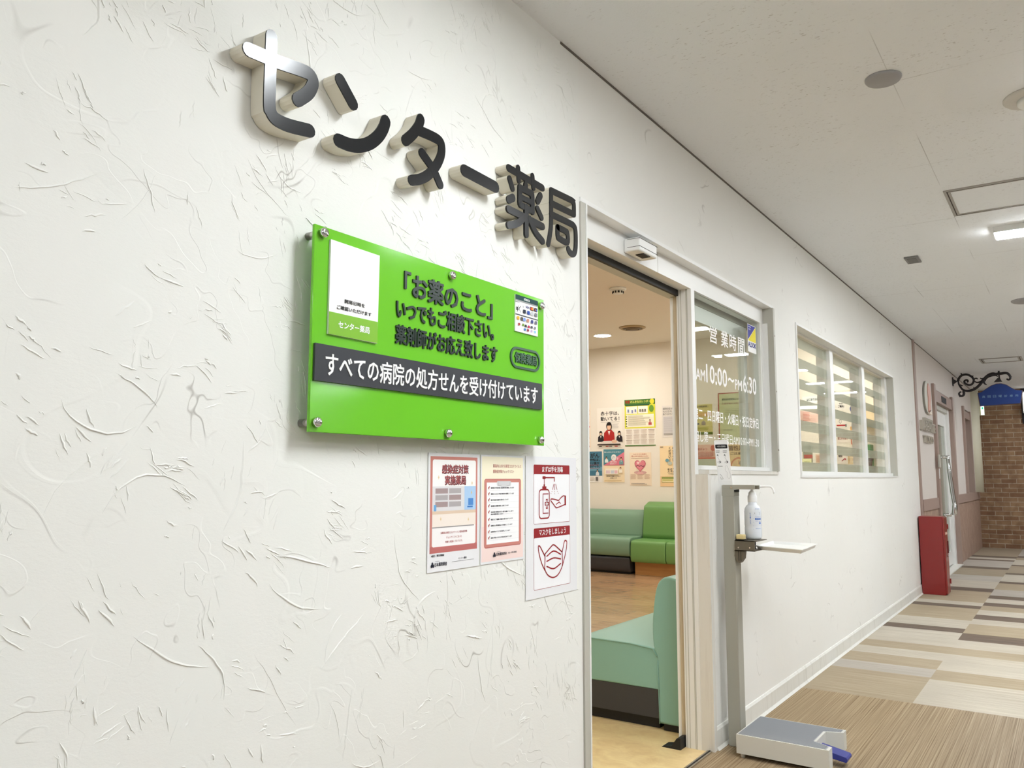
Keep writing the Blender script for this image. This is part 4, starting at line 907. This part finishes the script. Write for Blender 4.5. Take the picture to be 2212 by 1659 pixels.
# ================================================================== inside the pharmacy
t = thing('smoke_detector', 'white smoke detector on the cream pharmacy ceiling seen through the doorway', 'smoke detector', (6.50, 1.95, IZ))
b = MB(); b.lathe([(.075, 0), (.075, -.014), (.06, -.02), (.045, -.022), (.045, -.05), (.035, -.055), (.001, -.055)], (6.50, 1.95, IZ), LAMPB, 28); b.build('body', t)
b = MB()
for q in range(10):
    a = 2*math.pi*q/10; b.box(6.50+.045*math.cos(a)-.006, 6.50+.045*math.cos(a)+.006, 1.95+.045*math.sin(a)-.006, 1.95+.045*math.sin(a)+.006, IZ-.048, IZ-.03, BLACK)
b.build('slots', t)
t = thing('ceiling_vent', 'round dark bronze air vent on the cream pharmacy ceiling', 'vent', (8.33, 2.70, IZ))
BR = mat('bronze_vent', (112, 94, 70), .5)
for nm, prof in (('outer_ring', [(.15, 0), (.15, -.008), (.125, -.02), (.115, -.008), (.115, 0)]), ('middle_ring', [(.10, 0), (.10, -.022), (.08, -.028), (.075, -.01), (.075, 0)]), ('centre_disc', [(.06, 0), (.06, -.03), (.04, -.034), (.001, -.034)])):
    b = MB(); b.lathe(prof, (8.33, 2.70, IZ), BR if nm != 'outer_ring' else mat('tan_vent_ring', (168, 146, 108), .5), 32); b.build(nm, t)
b = MB(); b.lathe([(.12, -.001), (.12, -.004), (.001, -.004)], (8.33, 2.70, IZ), BLACK, 28); b.build('throat', t)
def downlight(x, y, label):
    t = thing('downlight', label, 'ceiling light', (x, y, IZ), 'pharmacy downlights')
    b = MB(); b.lathe([(.115, 0), (.115, -.006), (.098, -.008), (.098, 0)], (x, y, IZ), LAMPB, 28); b.build('trim_ring', t)
    b = MB(); b.lathe([(.097, -.002), (.001, -.0025)], (x, y, IZ), WARM, 12); b.build('lamp', t)
downlight(8.61, 3.23, 'lit round downlight in the cream pharmacy ceiling, beside the bronze vent')
for x, y, wd in ((6.2, 3.4, 'above the middle of the waiting room'), (8.4, .95, 'behind the three-light window'), (5.6, 1.0, 'behind the side light'), (7.0, 1.0, 'added for brightness behind the left pane'), (8.85, .62, 'added for brightness by the cream cupboard'), (8.3, 4.9, 'in the far corner of the waiting room'), (3.2, 1.3, 'just inside the doorway')):  # those by the left pane and the cupboard are added to brighten inside
    downlight(x, y, 'lit round downlight in the pharmacy ceiling '+wd)
# near sofa, seen from its end
t = thing('waiting_sofa', 'mint green vinyl sofa just inside the open doorway, seen from its end', 'sofa', (4.5, .45, 0))
SX0, SX1 = 3.61, 5.35
b = MB(); b.prism([(.285, .05), (.285, .178), (.735, .176), (.735, .05)], lambda u, v, d: (d, u, v), SX0+.004, SX1, V_DARK); b.box(SX0+.03, SX1-.03, .32, .70, 0, .05, BLACK); b.build('plinth', t)
def pillow_prism(b, prof, x0, x1, m, r=.012, n=3):
    cx = sum(p[0] for p in prof)/len(prof); cz = sum(p[1] for p in prof)/len(prof); rings = []
    def ring(x, ins): return [(x, p[0]+(cx-p[0])/max(.001, math.hypot(p[0]-cx, p[1]-cz))*ins, p[1]+(cz-p[1])/max(.001, math.hypot(p[0]-cx, p[1]-cz))*ins) for p in prof]
    for k in range(n+1): a = R(90*k/n); rings.append(ring(x0+r*(1-math.sin(a)), r*(1-math.cos(a))))
    rings = [ring(x0+r*(1-math.cos(R(90*k/n))), r*(1-math.sin(R(90*k/n)))) for k in range(n+1)]
    rings += [ring(x1-r*(1-math.cos(R(90*k/n))), r*(1-math.sin(R(90*k/n)))) for k in range(n, -1, -1)]
    b.grid(rings, m)
b = MB(); pillow_prism(b, smooth([(.30, .178), (.30, .335), (.325, .362), (.45, .372), (.66, .376), (.73, .370), (.752, .345), (.752, .20), (.74, .178), (.5, .177)], 3), SX0, SX1, V_MINT, .010); b.build('seat', t)
b = MB(); prof = smooth([(.302, .03), (.304, .18), (.310, .315), (.330, .372), (.334, .47), (.322, .58), (.304, .655), (.272, .688), (.235, .690), (.200, .672), (.188, .60), (.188, .3), (.190, .03)], 3); pillow_prism(b, prof, SX0-.004, SX1+.004, V_MINT, .010); b.build('backrest', t)
b = MB()
b.tube([(SX0+.004, .752-.0, .352), (SX0-.001, .70, .374), (SX0-.001, .45, .371), (SX0-.001, .335, .360), (SX0-.002, .312, .325)], .0035, V_MINT, 8); b.tube([(SX0-.0045, u, v) for u, v in [(.304, .03), (.305, .10), (.307, .20), (.309, .31)]], .0025, V_MINT, 6); b.build('piping', t)
bx('underside', BLACK, SX0+.01, SX1-.01, .205, .29, .0, .03, parent=t)
# far sofas along the back wall
t = thing('waiting_sofa', 'long sage green sofa with dark base along the back wall of the waiting room', 'sofa', (9.2, 3.8, 0))
def yprism(b, prof, y0, y1, m, r=.012): 
    k = len(b.bm.verts); pillow_prism(b, prof, y0, y1, m, r); b.bm.verts.ensure_lookup_table()
    for v in b.bm.verts[k:]: v.co = Vector((v.co.y, v.co.x, v.co.z))
b = MB(); yprism(b, smooth([(8.97, .215), (8.945, .26), (8.945, .38), (8.985, .43), (9.15, .435), (9.455, .42), (9.455, .215), (9.2, .213)], 3), 3.08, 5.4, V_SAGE); b.build('seat', t)
b = MB(); yprism(b, smooth([(9.28, .41), (9.30, .56), (9.34, .70), (9.40, .735), (9.45, .72), (9.462, .41)], 3), 3.07, 5.4, V_SAGE); b.build('backrest', t)
b = MB(); yprism(b, smooth([(9.02, .025), (8.985, .07), (8.985, .17), (9.02, .205), (9.40, .205), (9.40, .025)], 2), 3.10, 5.3, V_DARK, .02); b.box(9.05, 9.4, 3.12, 5.3, 0, .025, BLACK); b.build('base', t)
t = thing('waiting_bench', 'bright leaf green bench with taller back and wooden base, beside the sage sofa', 'sofa', (9.2, 2.4, 0))
for i, (y0, y1) in enumerate(((2.622, 3.066), (1.9, 2.616))):
    b = MB(); yprism(b, smooth([(8.955, .155), (8.935, .20), (8.94, .36), (8.98, .405), (9.2, .412), (9.455, .40), (9.455, .155), (9.2, .153)], 3), y0, y1, V_GRN, .014); b.build('seat_cushion', t)
b = MB(); yprism(b, smooth([(9.25, .41), (9.265, .60), (9.29, .78), (9.34, .822), (9.46, .82), (9.462, .41)], 3), 1.9, 3.052, V_GRN, .02); b.build('backrest', t)
bx('base', OAK, 9.06, 9.45, 1.92, 3.066, 0, .152, parent=t)
t = thing('door_stopper', 'small black floor hinge bracket at the foot of the door post', 'door stopper', (3.49, .15, 0))
b = MB(); b.prism([(.118, .0), (.205, .0), (.20, .004), (.16, .010), (.135, .045), (.118, .048)], lambda u, v, d: (d, u, v), 3.40, 3.466, BLACK); b.build('bracket', t)

# posters on the back wall (plane x = 9.5); u runs from the left edge of each sheet
PN = [0]
def poster(label, yl, yr, z0, z1, paper=(244, 240, 232)):
    t = thing('poster', label, 'poster', (9.5, (yl+yr)/2, z0), 'posters on the back wall of the waiting room')
    b = MB(); b.box(9.497, 9.4985, yr, yl, z0, z1, mat('poster_paper_%d_%d_%d' % paper, paper, .6)); b.build('sheet', t, False)
    return t, Sheet((9.4965, yl, z0), (0, -1, 0), (-1, 0, 0), .0007), yl-yr, z1-z0
def figure(s, x, y, h, top, hair=(30, 24, 24), skin=(236, 196, 168), arms=True):
    """small printed half figure"""
    s.poly([(x-.30*h, y), (x-.27*h, y+.42*h), (x-.12*h, y+.56*h), (x+.12*h, y+.56*h), (x+.27*h, y+.42*h), (x+.30*h, y)], pm(*top)); s.poly([(x-.06*h, y+.50*h), (x+.06*h, y+.50*h), (x, y+.30*h)], pm(244, 240, 236)); s.poly(ell(x, y+.74*h, .15*h, .20*h, 16), pm(*hair)); s.poly(ell(x, y+.70*h, .105*h, .14*h, 16), pm(*skin)); s.rect(x-.11*h, y+.77*h, x+.11*h, y+.86*h, pm(*hair))
B1 = pm(38, 36, 40)
t, s, W_, H_ = poster('white first-aid poster with a person in a red jacket between two in black jackets', 3.795, 3.432, 1.535, 2.050)
s.text('赤十字は、', .055, .415, .320, .468, B1, .02); s.text('動いてる！', .055, .345, .325, .398, B1, .02, up=False); s.rect(.055, .327, .330, .330, pm(150, 150, 150), up=False)
figure(s, .055, .075, .15, (40, 36, 42)); figure(s, .325, .070, .15, (40, 34, 40)); figure(s, .180, .075, .27, (176, 40, 40))
s.poly([(.02, .045), (.10, .085), (.30, .085), (.345, .045)], pm(226, 216, 210)); s.poly(ell(.255, .075, .04, .022, 16), pm(226, 190, 164)); s.rect(.01, .028, .345, .045, pm(60, 50, 46)); s.lines(.235, .33, (.30, .29, .28, .27, .26, .25), .003, pm(180, 178, 178), .3, 1)
for u, c in ((.03, (40, 40, 40)), (.13, (150, 60, 40)), (.18, (80, 80, 80)), (.26, (160, 30, 30))): s.rect(u, .008, u+.045, .018, pm(*c), up=False)
s.build('print', t)
t, s, W_, H_ = poster('yellow-green health calendar poster with a twelve-month grid, topmost beside the first-aid poster', 3.392, 2.966, 1.545, 2.138)
YG = pm(226, 226, 70); DG = pm(70, 120, 50)
s.rect(0, .225, W_, H_, YG); s.rect(0, .525, W_, H_, DG); s.rect(0, .0, W_, .012, DG, up=False); s.rect(.02, .24, W_-.02, .40, pm(250, 246, 226)); s.rect(.02, .410, .18, .505, pm(250, 248, 238), up=False); s.rect(.19, .410, .325, .505, pm(250, 248, 238), up=False)
s.text('快便', .012, .545, .075, .585, pm(170, 30, 40), .03); s.text('げんきなカレンダー', .085, .548, .36, .580, pm(240, 238, 120), .02, up=False); s.rect(.01, .512, .35, .528, pm(40, 90, 60), up=False)
s.poly(ell(.385, .56, .03, .035, 18), pm(236, 226, 60)); s.poly(ell(.375, .47, .032, .045, 18), pm(110, 160, 60), up=False)
s.lines(.05, .36, [.385-.012*q for q in range(11)], .0032, pm(150, 140, 120), .35, 2)
for q in range(5): s.poly(ell(.025, .375-.03*q, .011, .007, 12), pm(60, 80, 30), up=(q == 0))
figure(s, .355, .262, .075, (190, 90, 90), (80, 40, 30))
for u, v in ((.045, .45), (.10, .44), (.145, .45), (.21, .45), (.245, .45), (.28, .45)): s.rect(u, v-.018, u+.022, v+.018, pm(140, 150, 190) if u < .2 else pm(120, 120, 110), up=False)
for r_ in range(3):
    for c_ in range(4):
        u, v = .018+c_*.103, .160-r_*.065; s.rect(u, v+.042, u+.088, v+.046, pm(130, 100, 80), up=False)
        for q in range(5): s.rect(u+.005, v+.033-q*.0085, u+.080, v+.0355-q*.0085, pm(196, 180, 170), up=False)
s.build('print', t)
t, s, W_, H_ = poster('cream poster with pale pink pictures, cut off by the left door post', 4.19, 3.893, 1.533, 2.114, (246, 232, 214))
for u, v, r_ in ((.27, .33, .012), (.276, .28, .014), (.262, .27, .01)): s.poly(ell(u, v, r_, r_, 14), pm(230, 140, 140), up=False)
s.stroke(ell(.27, .47, .02, .04, 20), .003, pm(220, 180, 150)); s.stroke(rrect(.20, .05, .285, .15, .03), .003, pm(224, 170, 150), up=False); s.rect(.265, .01, .285, .03, pm(170, 90, 60)); s.lines(.05, .24, [.5-.03*q for q in range(14)], .004, pm(200, 180, 160), .3, 4)
s.build('print', t)
t, s, W_, H_ = poster('small grey-white poster about memory, cut off by the right door post', 2.875, 2.640, 1.642, 2.039, (228, 224, 218))
for q, st_ in enumerate(('認知症の', 'もの忘れ？', 'ありません')): s.text(st_, .012, .345-q*.034, .150, .372-q*.034, pm(120, 116, 116), .01, up=(q == 0))
s.rect(.015, .05, .22, .262, pm(214, 212, 214)); s.lines(.022, .20, [.25-.012*q for q in range(16)], .004, pm(180, 178, 182), .4, 5); s.lines(.02, .2, (.05, .035), .006, pm(150, 148, 150), .3, 6); s.build('print', t)
t, s, W_, H_ = poster('tall pale orange poster with vertical writing, cut off by the right door post', 2.915, 2.620, 1.039, 1.538, (248, 224, 180))
s.rect(0, 0, W_, .125, pm(240, 206, 160)); s.rect(.02, .05, .2, .118, pm(150, 160, 90)); s.rect(.025, .055, .195, .092, pm(240, 226, 180)); s.rect(.03, .07, .17, .085, pm(196, 190, 110))
s.vtext('検査を受けて', .185, .49, .032, B1, .02); s.vtext('ください！', .135, .49, .032, B1, .02); s.text('５万', .14, .170, .205, .220, B1, .02); s.vtext('最大', .115, .225, .026, B1, .01); s.text('今が助成期間', .11, .146, .22, .162, B1, .01); s.poly(ell(.10, .32, .025, .02, 14), pm(110, 160, 180)); s.poly(ell(.135, .285, .03, .022, 14), pm(190, 200, 190), up=False); s.rect(.01, .482, .05, .49, pm(60, 60, 60), up=False)
s.build('print', t)
t, s, W_, H_ = poster('dark blue poster about stomach cancer with large black and white writing, lower left', 4.01, 3.727, 1.085, 1.485, (240, 238, 236))
s.rect(0, .085, W_, H_, pm(72, 124, 150)); s.rect(0, .15, W_, .20, pm(110, 160, 184))
s.text('胃がん', .045, .318, .245, .378, B1, .03); s.text('の99%は、', .045, .275, .255, .308, B1, .03, up=False); s.text('ピロリ菌が', .045, .230, .245, .266, B1, .03, up=False); s.text('原因だった。', .045, .185, .255, .220, B1, .03, up=False)
for v in (.226, .181): s.rect(.05, v-.003, .24, v, pm(200, 60, 50), up=False)
figure(s, .215, .087, .085, (220, 226, 232)); s.rect(.02, .03, .075, .07, pm(206, 206, 206)); s.rect(.10, .03, .165, .07, pm(220, 212, 206), up=False); s.rect(.19, .02, .225, .07, pm(110, 104, 104), up=False); s.build('print', t)
t, s, W_, H_ = poster('teal and pink poster split by a diagonal above a yellow lower half', 3.705, 3.407, 1.088, 1.510, (246, 228, 196))
s.rect(0, .215, W_, H_, pm(84, 142, 158)); s.poly([(.0, .215), (W_, .215), (W_, .385)], pm(226, 130, 150)); s.text('飲み合わせ大丈夫？', .012, .375, .25, .395, pm(230, 240, 244), .01); s.poly(ell(.15, .315, .038, .042, 22), pm(244, 244, 244)); figure(s, .045, .250, .085, (232, 240, 242), (60, 50, 44)); figure(s, .258, .225, .10, (120, 160, 170), (90, 50, 40)); s.text('?', .203, .285, .222, .315, pm(250, 220, 226), .03); s.stroke([(.13, .30), (.15, .33), (.165, .32)], .006, pm(160, 190, 200))
s.text('お薬の相談は', .10, .250, .20, .268, WHITE, .02); s.text('薬剤師まで', .10, .226, .19, .243, WHITE, .02, up=False)
s.rect(.03, .10, .215, .175, pm(250, 244, 230)); s.rect(.04, .11, .10, .15, pm(226, 206, 214)); s.rect(.11, .11, .16, .15, pm(210, 216, 226), up=False); s.rect(.165, .11, .205, .15, pm(230, 190, 200), up=False); figure(s, .25, .12, .08, (250, 244, 230), (110, 80, 50))
s.text('薬剤師が相談にのります', .05, .068, .25, .084, B1, .02); s.text('お気軽にどうぞ', .10, .045, .20, .060, pm(90, 80, 60), .02, up=False); s.lines(.02, .29, (.02,), .010, pm(216, 190, 140), .1, 2); s.build('print', t)
t, s, W_, H_ = poster('pale poster with a large shiny pink heart, lower middle', 3.330, 3.034, 1.046, 1.463, (244, 228, 206))
s.text('みなさまの健康と', .05, .388, .24, .404, pm(200, 110, 100), .0); s.text('薬の安全な使用のために', .025, .362, .26, .378, pm(190, 90, 80), .01, up=False); s.rect(.02, .345, .27, .349, pm(150, 120, 110), up=False)
def heart(cx, cy, r_, m_): s.poly([(cx+r_*.062*16*math.sin(a)**3, cy+r_*.068*(13*math.cos(a)-5*math.cos(2*a)-2*math.cos(3*a)-math.cos(4*a))) for a in [2*math.pi*q/40 for q in range(40)]], m_)
s.poly(ell(.145, .165, .085, .022, 24), pm(210, 170, 166)); s.poly([(.09, .14), (.20, .14), (.17, .175), (.12, .175)], pm(226, 180, 176)); heart(.145, .255, .078, pm(196, 96, 116)); heart(.145, .257, .068, pm(226, 140, 152)); heart(.118, .285, .018, pm(246, 214, 216)); s.stroke([(.09, .245), (.115, .255), (.135, .242), (.16, .252), (.185, .238), (.20, .25)], .006, pm(60, 40, 44))
for u in (.012, .108, .205): s.lines(u, u+.08, (.140, .128, .118, .108, .098, .088), .003, pm(190, 150, 130), .3, 7)
s.lines(.02, .25, (.02, .028), .004, pm(130, 120, 116), .2, 8); s.build('print', t)
# posters behind the side light
t, s, W_, H_ = poster('large pale green notice with a red border, seen through the side light', 2.145, 1.72, 1.56, 2.155, (196, 204, 160))
s.stroke([(.004, .0), (.004, H_-.004), (W_, H_-.004)], .010, pm(170, 60, 50), False); s.text('薬剤服用歴管理についてのお知らせ', .045, .505, .40, .530, pm(90, 100, 70), .02); s.text('お薬手帳をお持ちください', .045, .455, .38, .478, pm(150, 90, 80), .01, up=False)
s.lines(.08, .38, [.40-.02*q for q in range(7)], .003, pm(140, 146, 112), .2, 9); s.rect(.06, .15, .17, .155, pm(120, 120, 100)); s.rect(.27, .06, .33, .16, pm(110, 120, 110)); s.rect(.28, .075, .32, .15, pm(200, 200, 190)); s.poly(ell(.385, .14, .06, .055, 20, 0, 180), pm(120, 130, 120)); s.build('print', t)
t, s, W_, H_ = poster('yellow-green housing notice at the left edge of the side light', 2.50, 2.224, 1.665, 2.034, (214, 206, 140))
s.rect(0, 0, W_, .03, pm(90, 110, 30)); s.text('薬の調剤制度」', .06, .330, .225, .352, pm(110, 106, 90), .02); s.rect(.06, .22, .27, .27, pm(216, 180, 120)); s.poly([(.14, .115), (.14, .15), (.165, .17), (.19, .15), (.19, .115)], pm(150, 140, 130)); s.rect(.08, .12, .11, .14, pm(90, 100, 110)); s.lines(.08, .25, (.09, .08, .07, .06), .004, pm(170, 176, 70), .3, 3); s.build('print', t)
t, s, W_, H_ = poster('pink health check notice at the lower left of the side light', 2.50, 2.20, 1.285, 1.545, (236, 200, 186))
s.rect(0, 0, W_, .09, pm(196, 206, 190)); s.rect(0, .085, W_, .105, pm(206, 120, 106)); s.text('防げよう', .08, .19, .20, .22, pm(190, 110, 110), .02); s.text('定期健診', .06, .115, .28, .175, pm(200, 100, 96), .04); s.text('定期健診', .063, .118, .277, .172, pm(240, 206, 196), .0); s.poly(ell(.275, .215, .03, .035, 18), pm(206, 120, 106), up=False); s.build('print', t)
t, s, W_, H_ = poster('orange pneumonia notice at the lower right of the side light', 2.09, 1.755, 1.262, 1.540, (232, 204, 150))
s.text('菌性肺炎！', .055, .205, .335, .262, pm(120, 84, 40), .03); s.text('ご注意！', .075, .155, .23, .185, pm(120, 96, 60), .02, up=False); s.poly(ell(.175, .0, .105, .125, 30, 0, 180), pm(206, 130, 90)); s.poly(ell(.175, .0, .088, .105, 30, 0, 180), pm(236, 210, 160)); s.poly(ell(.21, .055, .03, .035, 16), pm(150, 146, 130)); s.poly(ell(.13, .05, .025, .04, 16), pm(226, 196, 150), up=False); s.rect(.17, .04, .18, .09, pm(206, 130, 90), up=False); s.lines(.25, .32, [.14-.012*q for q in range(7)], .004, pm(170, 150, 120), .2, 3); s.build('print', t)
# behind the three-light window
t, s, W_, H_ = poster('pink-red illustrated notice behind the left light of the window', 1.19, .93, 1.765, 1.90, (240, 206, 196))
s.lines(.03, .11, [.11-.016*q for q in range(6)], .005, pm(206, 110, 100), .2, 3); s.stroke(smooth([(.20, .03), (.22, .09), (.25, .08), (.24, .04), (.20, .03)]), .006, pm(206, 110, 90)); s.build('print', t)
t, s, W_, H_ = poster('white header board with dark blue and green lettering behind the left light of the window', 1.16, .93, 1.985, 2.06, (244, 244, 240))
s.text('はじめての処方箋', .05, .022, .225, .055, pm(30, 70, 90), .03); s.build('print', t)
t, s, W_, H_ = poster('small white door sign behind the left light of the window', 1.185, 1.045, 1.305, 1.535, (240, 238, 230))
s.rect(.012, .012, .115, .205, pm(150, 156, 140)); s.rect(.0, .0, .10, .055, pm(236, 240, 190)); s.rect(.02, .06, .115, .10, pm(180, 96, 90)); s.text('お知らせ', .02, .012, .08, .030, pm(140, 150, 100), .01); s.build('print', t)
t, s, W_, H_ = poster('pale brown leaflet beside the small white door sign behind the window', 1.038, .93, 1.31, 1.408, (226, 200, 180))
s.lines(.01, .09, [.08-.012*q for q in range(6)], .004, pm(206, 150, 130), .3, 3); s.build('print', t)
for lab, yl, yr, z0, z1, pc, fn in (
    ('white house-shaped notice high behind the middle light of the window', .81, .695, 1.89, 2.03, (240, 236, 232), 0), ('white and blue notice beside the house-shaped notice behind the window', .69, .595, 1.85, 1.975, (238, 234, 226), 1),
    ('white notice with a red line, second row behind the middle light', .80, .69, 1.695, 1.81, (240, 234, 228), 2), ('orange-bottomed notice with a black squiggle behind the middle light', .68, .594, 1.665, 1.78, (240, 232, 220), 3),
    ('white notice with brown-red writing, third row behind the middle light', .80, .675, 1.53, 1.62, (238, 230, 222), 4), ('red-framed notice, third row behind the middle light', .668, .594, 1.495, 1.59, (240, 228, 210), 5),
    ('white leaflet with a red ribbon, lowest row behind the middle light', .80, .71, 1.30, 1.405, (236, 228, 222), 6), ('brown photo leaflet, lowest row behind the middle light', .70, .592, 1.295, 1.395, (226, 206, 176), 7)):
    t, s, W_, H_ = poster(lab, yl, yr, z0, z1, pc)
    if fn == 0: s.text('待合室の', .045, .065, .085, .08, B1, .03); s.text('：ご案内：', .01, .030, .10, .055, B1, .04, up=False)
    elif fn == 1: s.poly(ell(.07, .05, .035, .04, 20), pm(40, 60, 140)); s.rect(.04, .1, .08, .12, pm(216, 170, 100)); s.text('GET', .05, .04, .09, .06, WHITE, .02)
    elif fn == 2: s.rect(0, .02, .09, .035, pm(190, 60, 60)); s.stroke(ell(.04, .07, .012, .02, 16), .003, B1); s.rect(.09, .01, .105, .04, pm(120, 120, 116))
    elif fn == 3: s.rect(.02, 0, .09, .04, pm(226, 170, 100)); s.stroke(smooth([(.045, .10), (.065, .11), (.075, .09), (.06, .07), (.065, .05)]), .012, B1)
    elif fn == 4: s.text('窓口から受付', .005, .035, .11, .065, pm(140, 60, 50), .03); s.lines(.01, .11, (.078,), .005, pm(200, 120, 110))
    elif fn == 5: s.stroke([(.01, .09), (.016, .02), (W_, .012)], .008, pm(196, 80, 50), False); s.stroke([(.01, .088), (W_, .082)], .008, pm(196, 80, 50), False); s.text('ごあんない', .025, .04, .07, .06, pm(120, 100, 80), .02)
    elif fn == 6: s.text('喫煙', .005, .07, .045, .10, B1, .03); s.stroke(smooth([(.04, .03), (.06, .05), (.08, .045), (.07, .06), (.05, .04)]), .008, pm(190, 80, 100))
    else: s.poly(ell(.08, .05, .03, .04, 18), pm(206, 176, 150)); s.poly(ell(.095, .03, .02, .03, 18), pm(90, 50, 36)); s.rect(.005, .01, .02, .09, pm(206, 180, 140))
    s.build('print', t)
t = thing('wall_cabinet', 'cream wall cupboard behind the right light of the window', 'cupboard', (9.4, .44, 1.7))
b = MB(); b.box(9.30, 9.495, .20, .50, 1.705, 1.90, mat('cream_cupboard', (246, 222, 176), .5), bev=.004); b.build('body', t)
bx('door', mat('pale_cupboard_door', (250, 228, 190), .5), 9.288, 9.2995, .21, .345, 1.715, 1.89, parent=t)
bx('door', mat('pale_cupboard_door', (250, 228, 190), .5), 9.288, 9.2995, .355, .49, 1.715, 1.89, parent=t)
t = thing('green_file', 'green upright file box on the counter behind the right light of the window', 'file', (9.35, .44, 1.44))
b = MB(); b.box(9.30, 9.45, .425, .49, 1.19, 1.50, mat('green_file_box', (60, 140, 90), .5)); b.build('body', t)
bx('label_strip', WHITE, 9.2985, 9.2998, .44, .475, 1.30, 1.40, parent=t)
t = thing('telephone', 'dark desk telephone on the counter behind the right light of the window', 'telephone', (9.2, .44, 1.19))
b = MB(); b.prism([(9.10, 1.19), (9.10, 1.22), (9.28, 1.36), (9.30, 1.36), (9.30, 1.19)], lambda u, v, d: (u, d, v), .415, .50, mat('dark_telephone', (46, 40, 46), .5)); b.build('body', t)
b = MB(); b.tube([(9.12, .405, 1.25), (9.20, .405, 1.32), (9.27, .405, 1.36)], [.018, .012, .018], mat('dark_telephone', (46, 40, 46), .5)); b.build('handset', t)
t = thing('counter', 'grey-beige pharmacy counter below the three-light window', 'counter', (8.9, .7, 0))
CT = mat('grey_beige_counter', (176, 168, 146), .5)
b = MB(); b.box(8.75, 9.49, .16, 1.24, 0, 1.155, CT); b.build('body', t); bx('worktop', CT, 8.70, 9.495, .156, 1.26, 1.156, 1.19, parent=t)
t = thing('tube_lamp', 'lit fluorescent tube lamp under the header board behind the window', 'lamp', (9.4, 1.05, 1.92))
b = MB(); b.box(9.36, 9.495, .96, 1.17, 1.945, 1.975, LAMPB); b.build('reflector', t)
b = MB(); b.tube([(9.38, 1.155, 1.925), (9.38, .975, 1.925)], .016, mat('lit_tube', (255, 255, 255), .4, emit=(255, 250, 240), es=9), 14); b.build('tube', t)
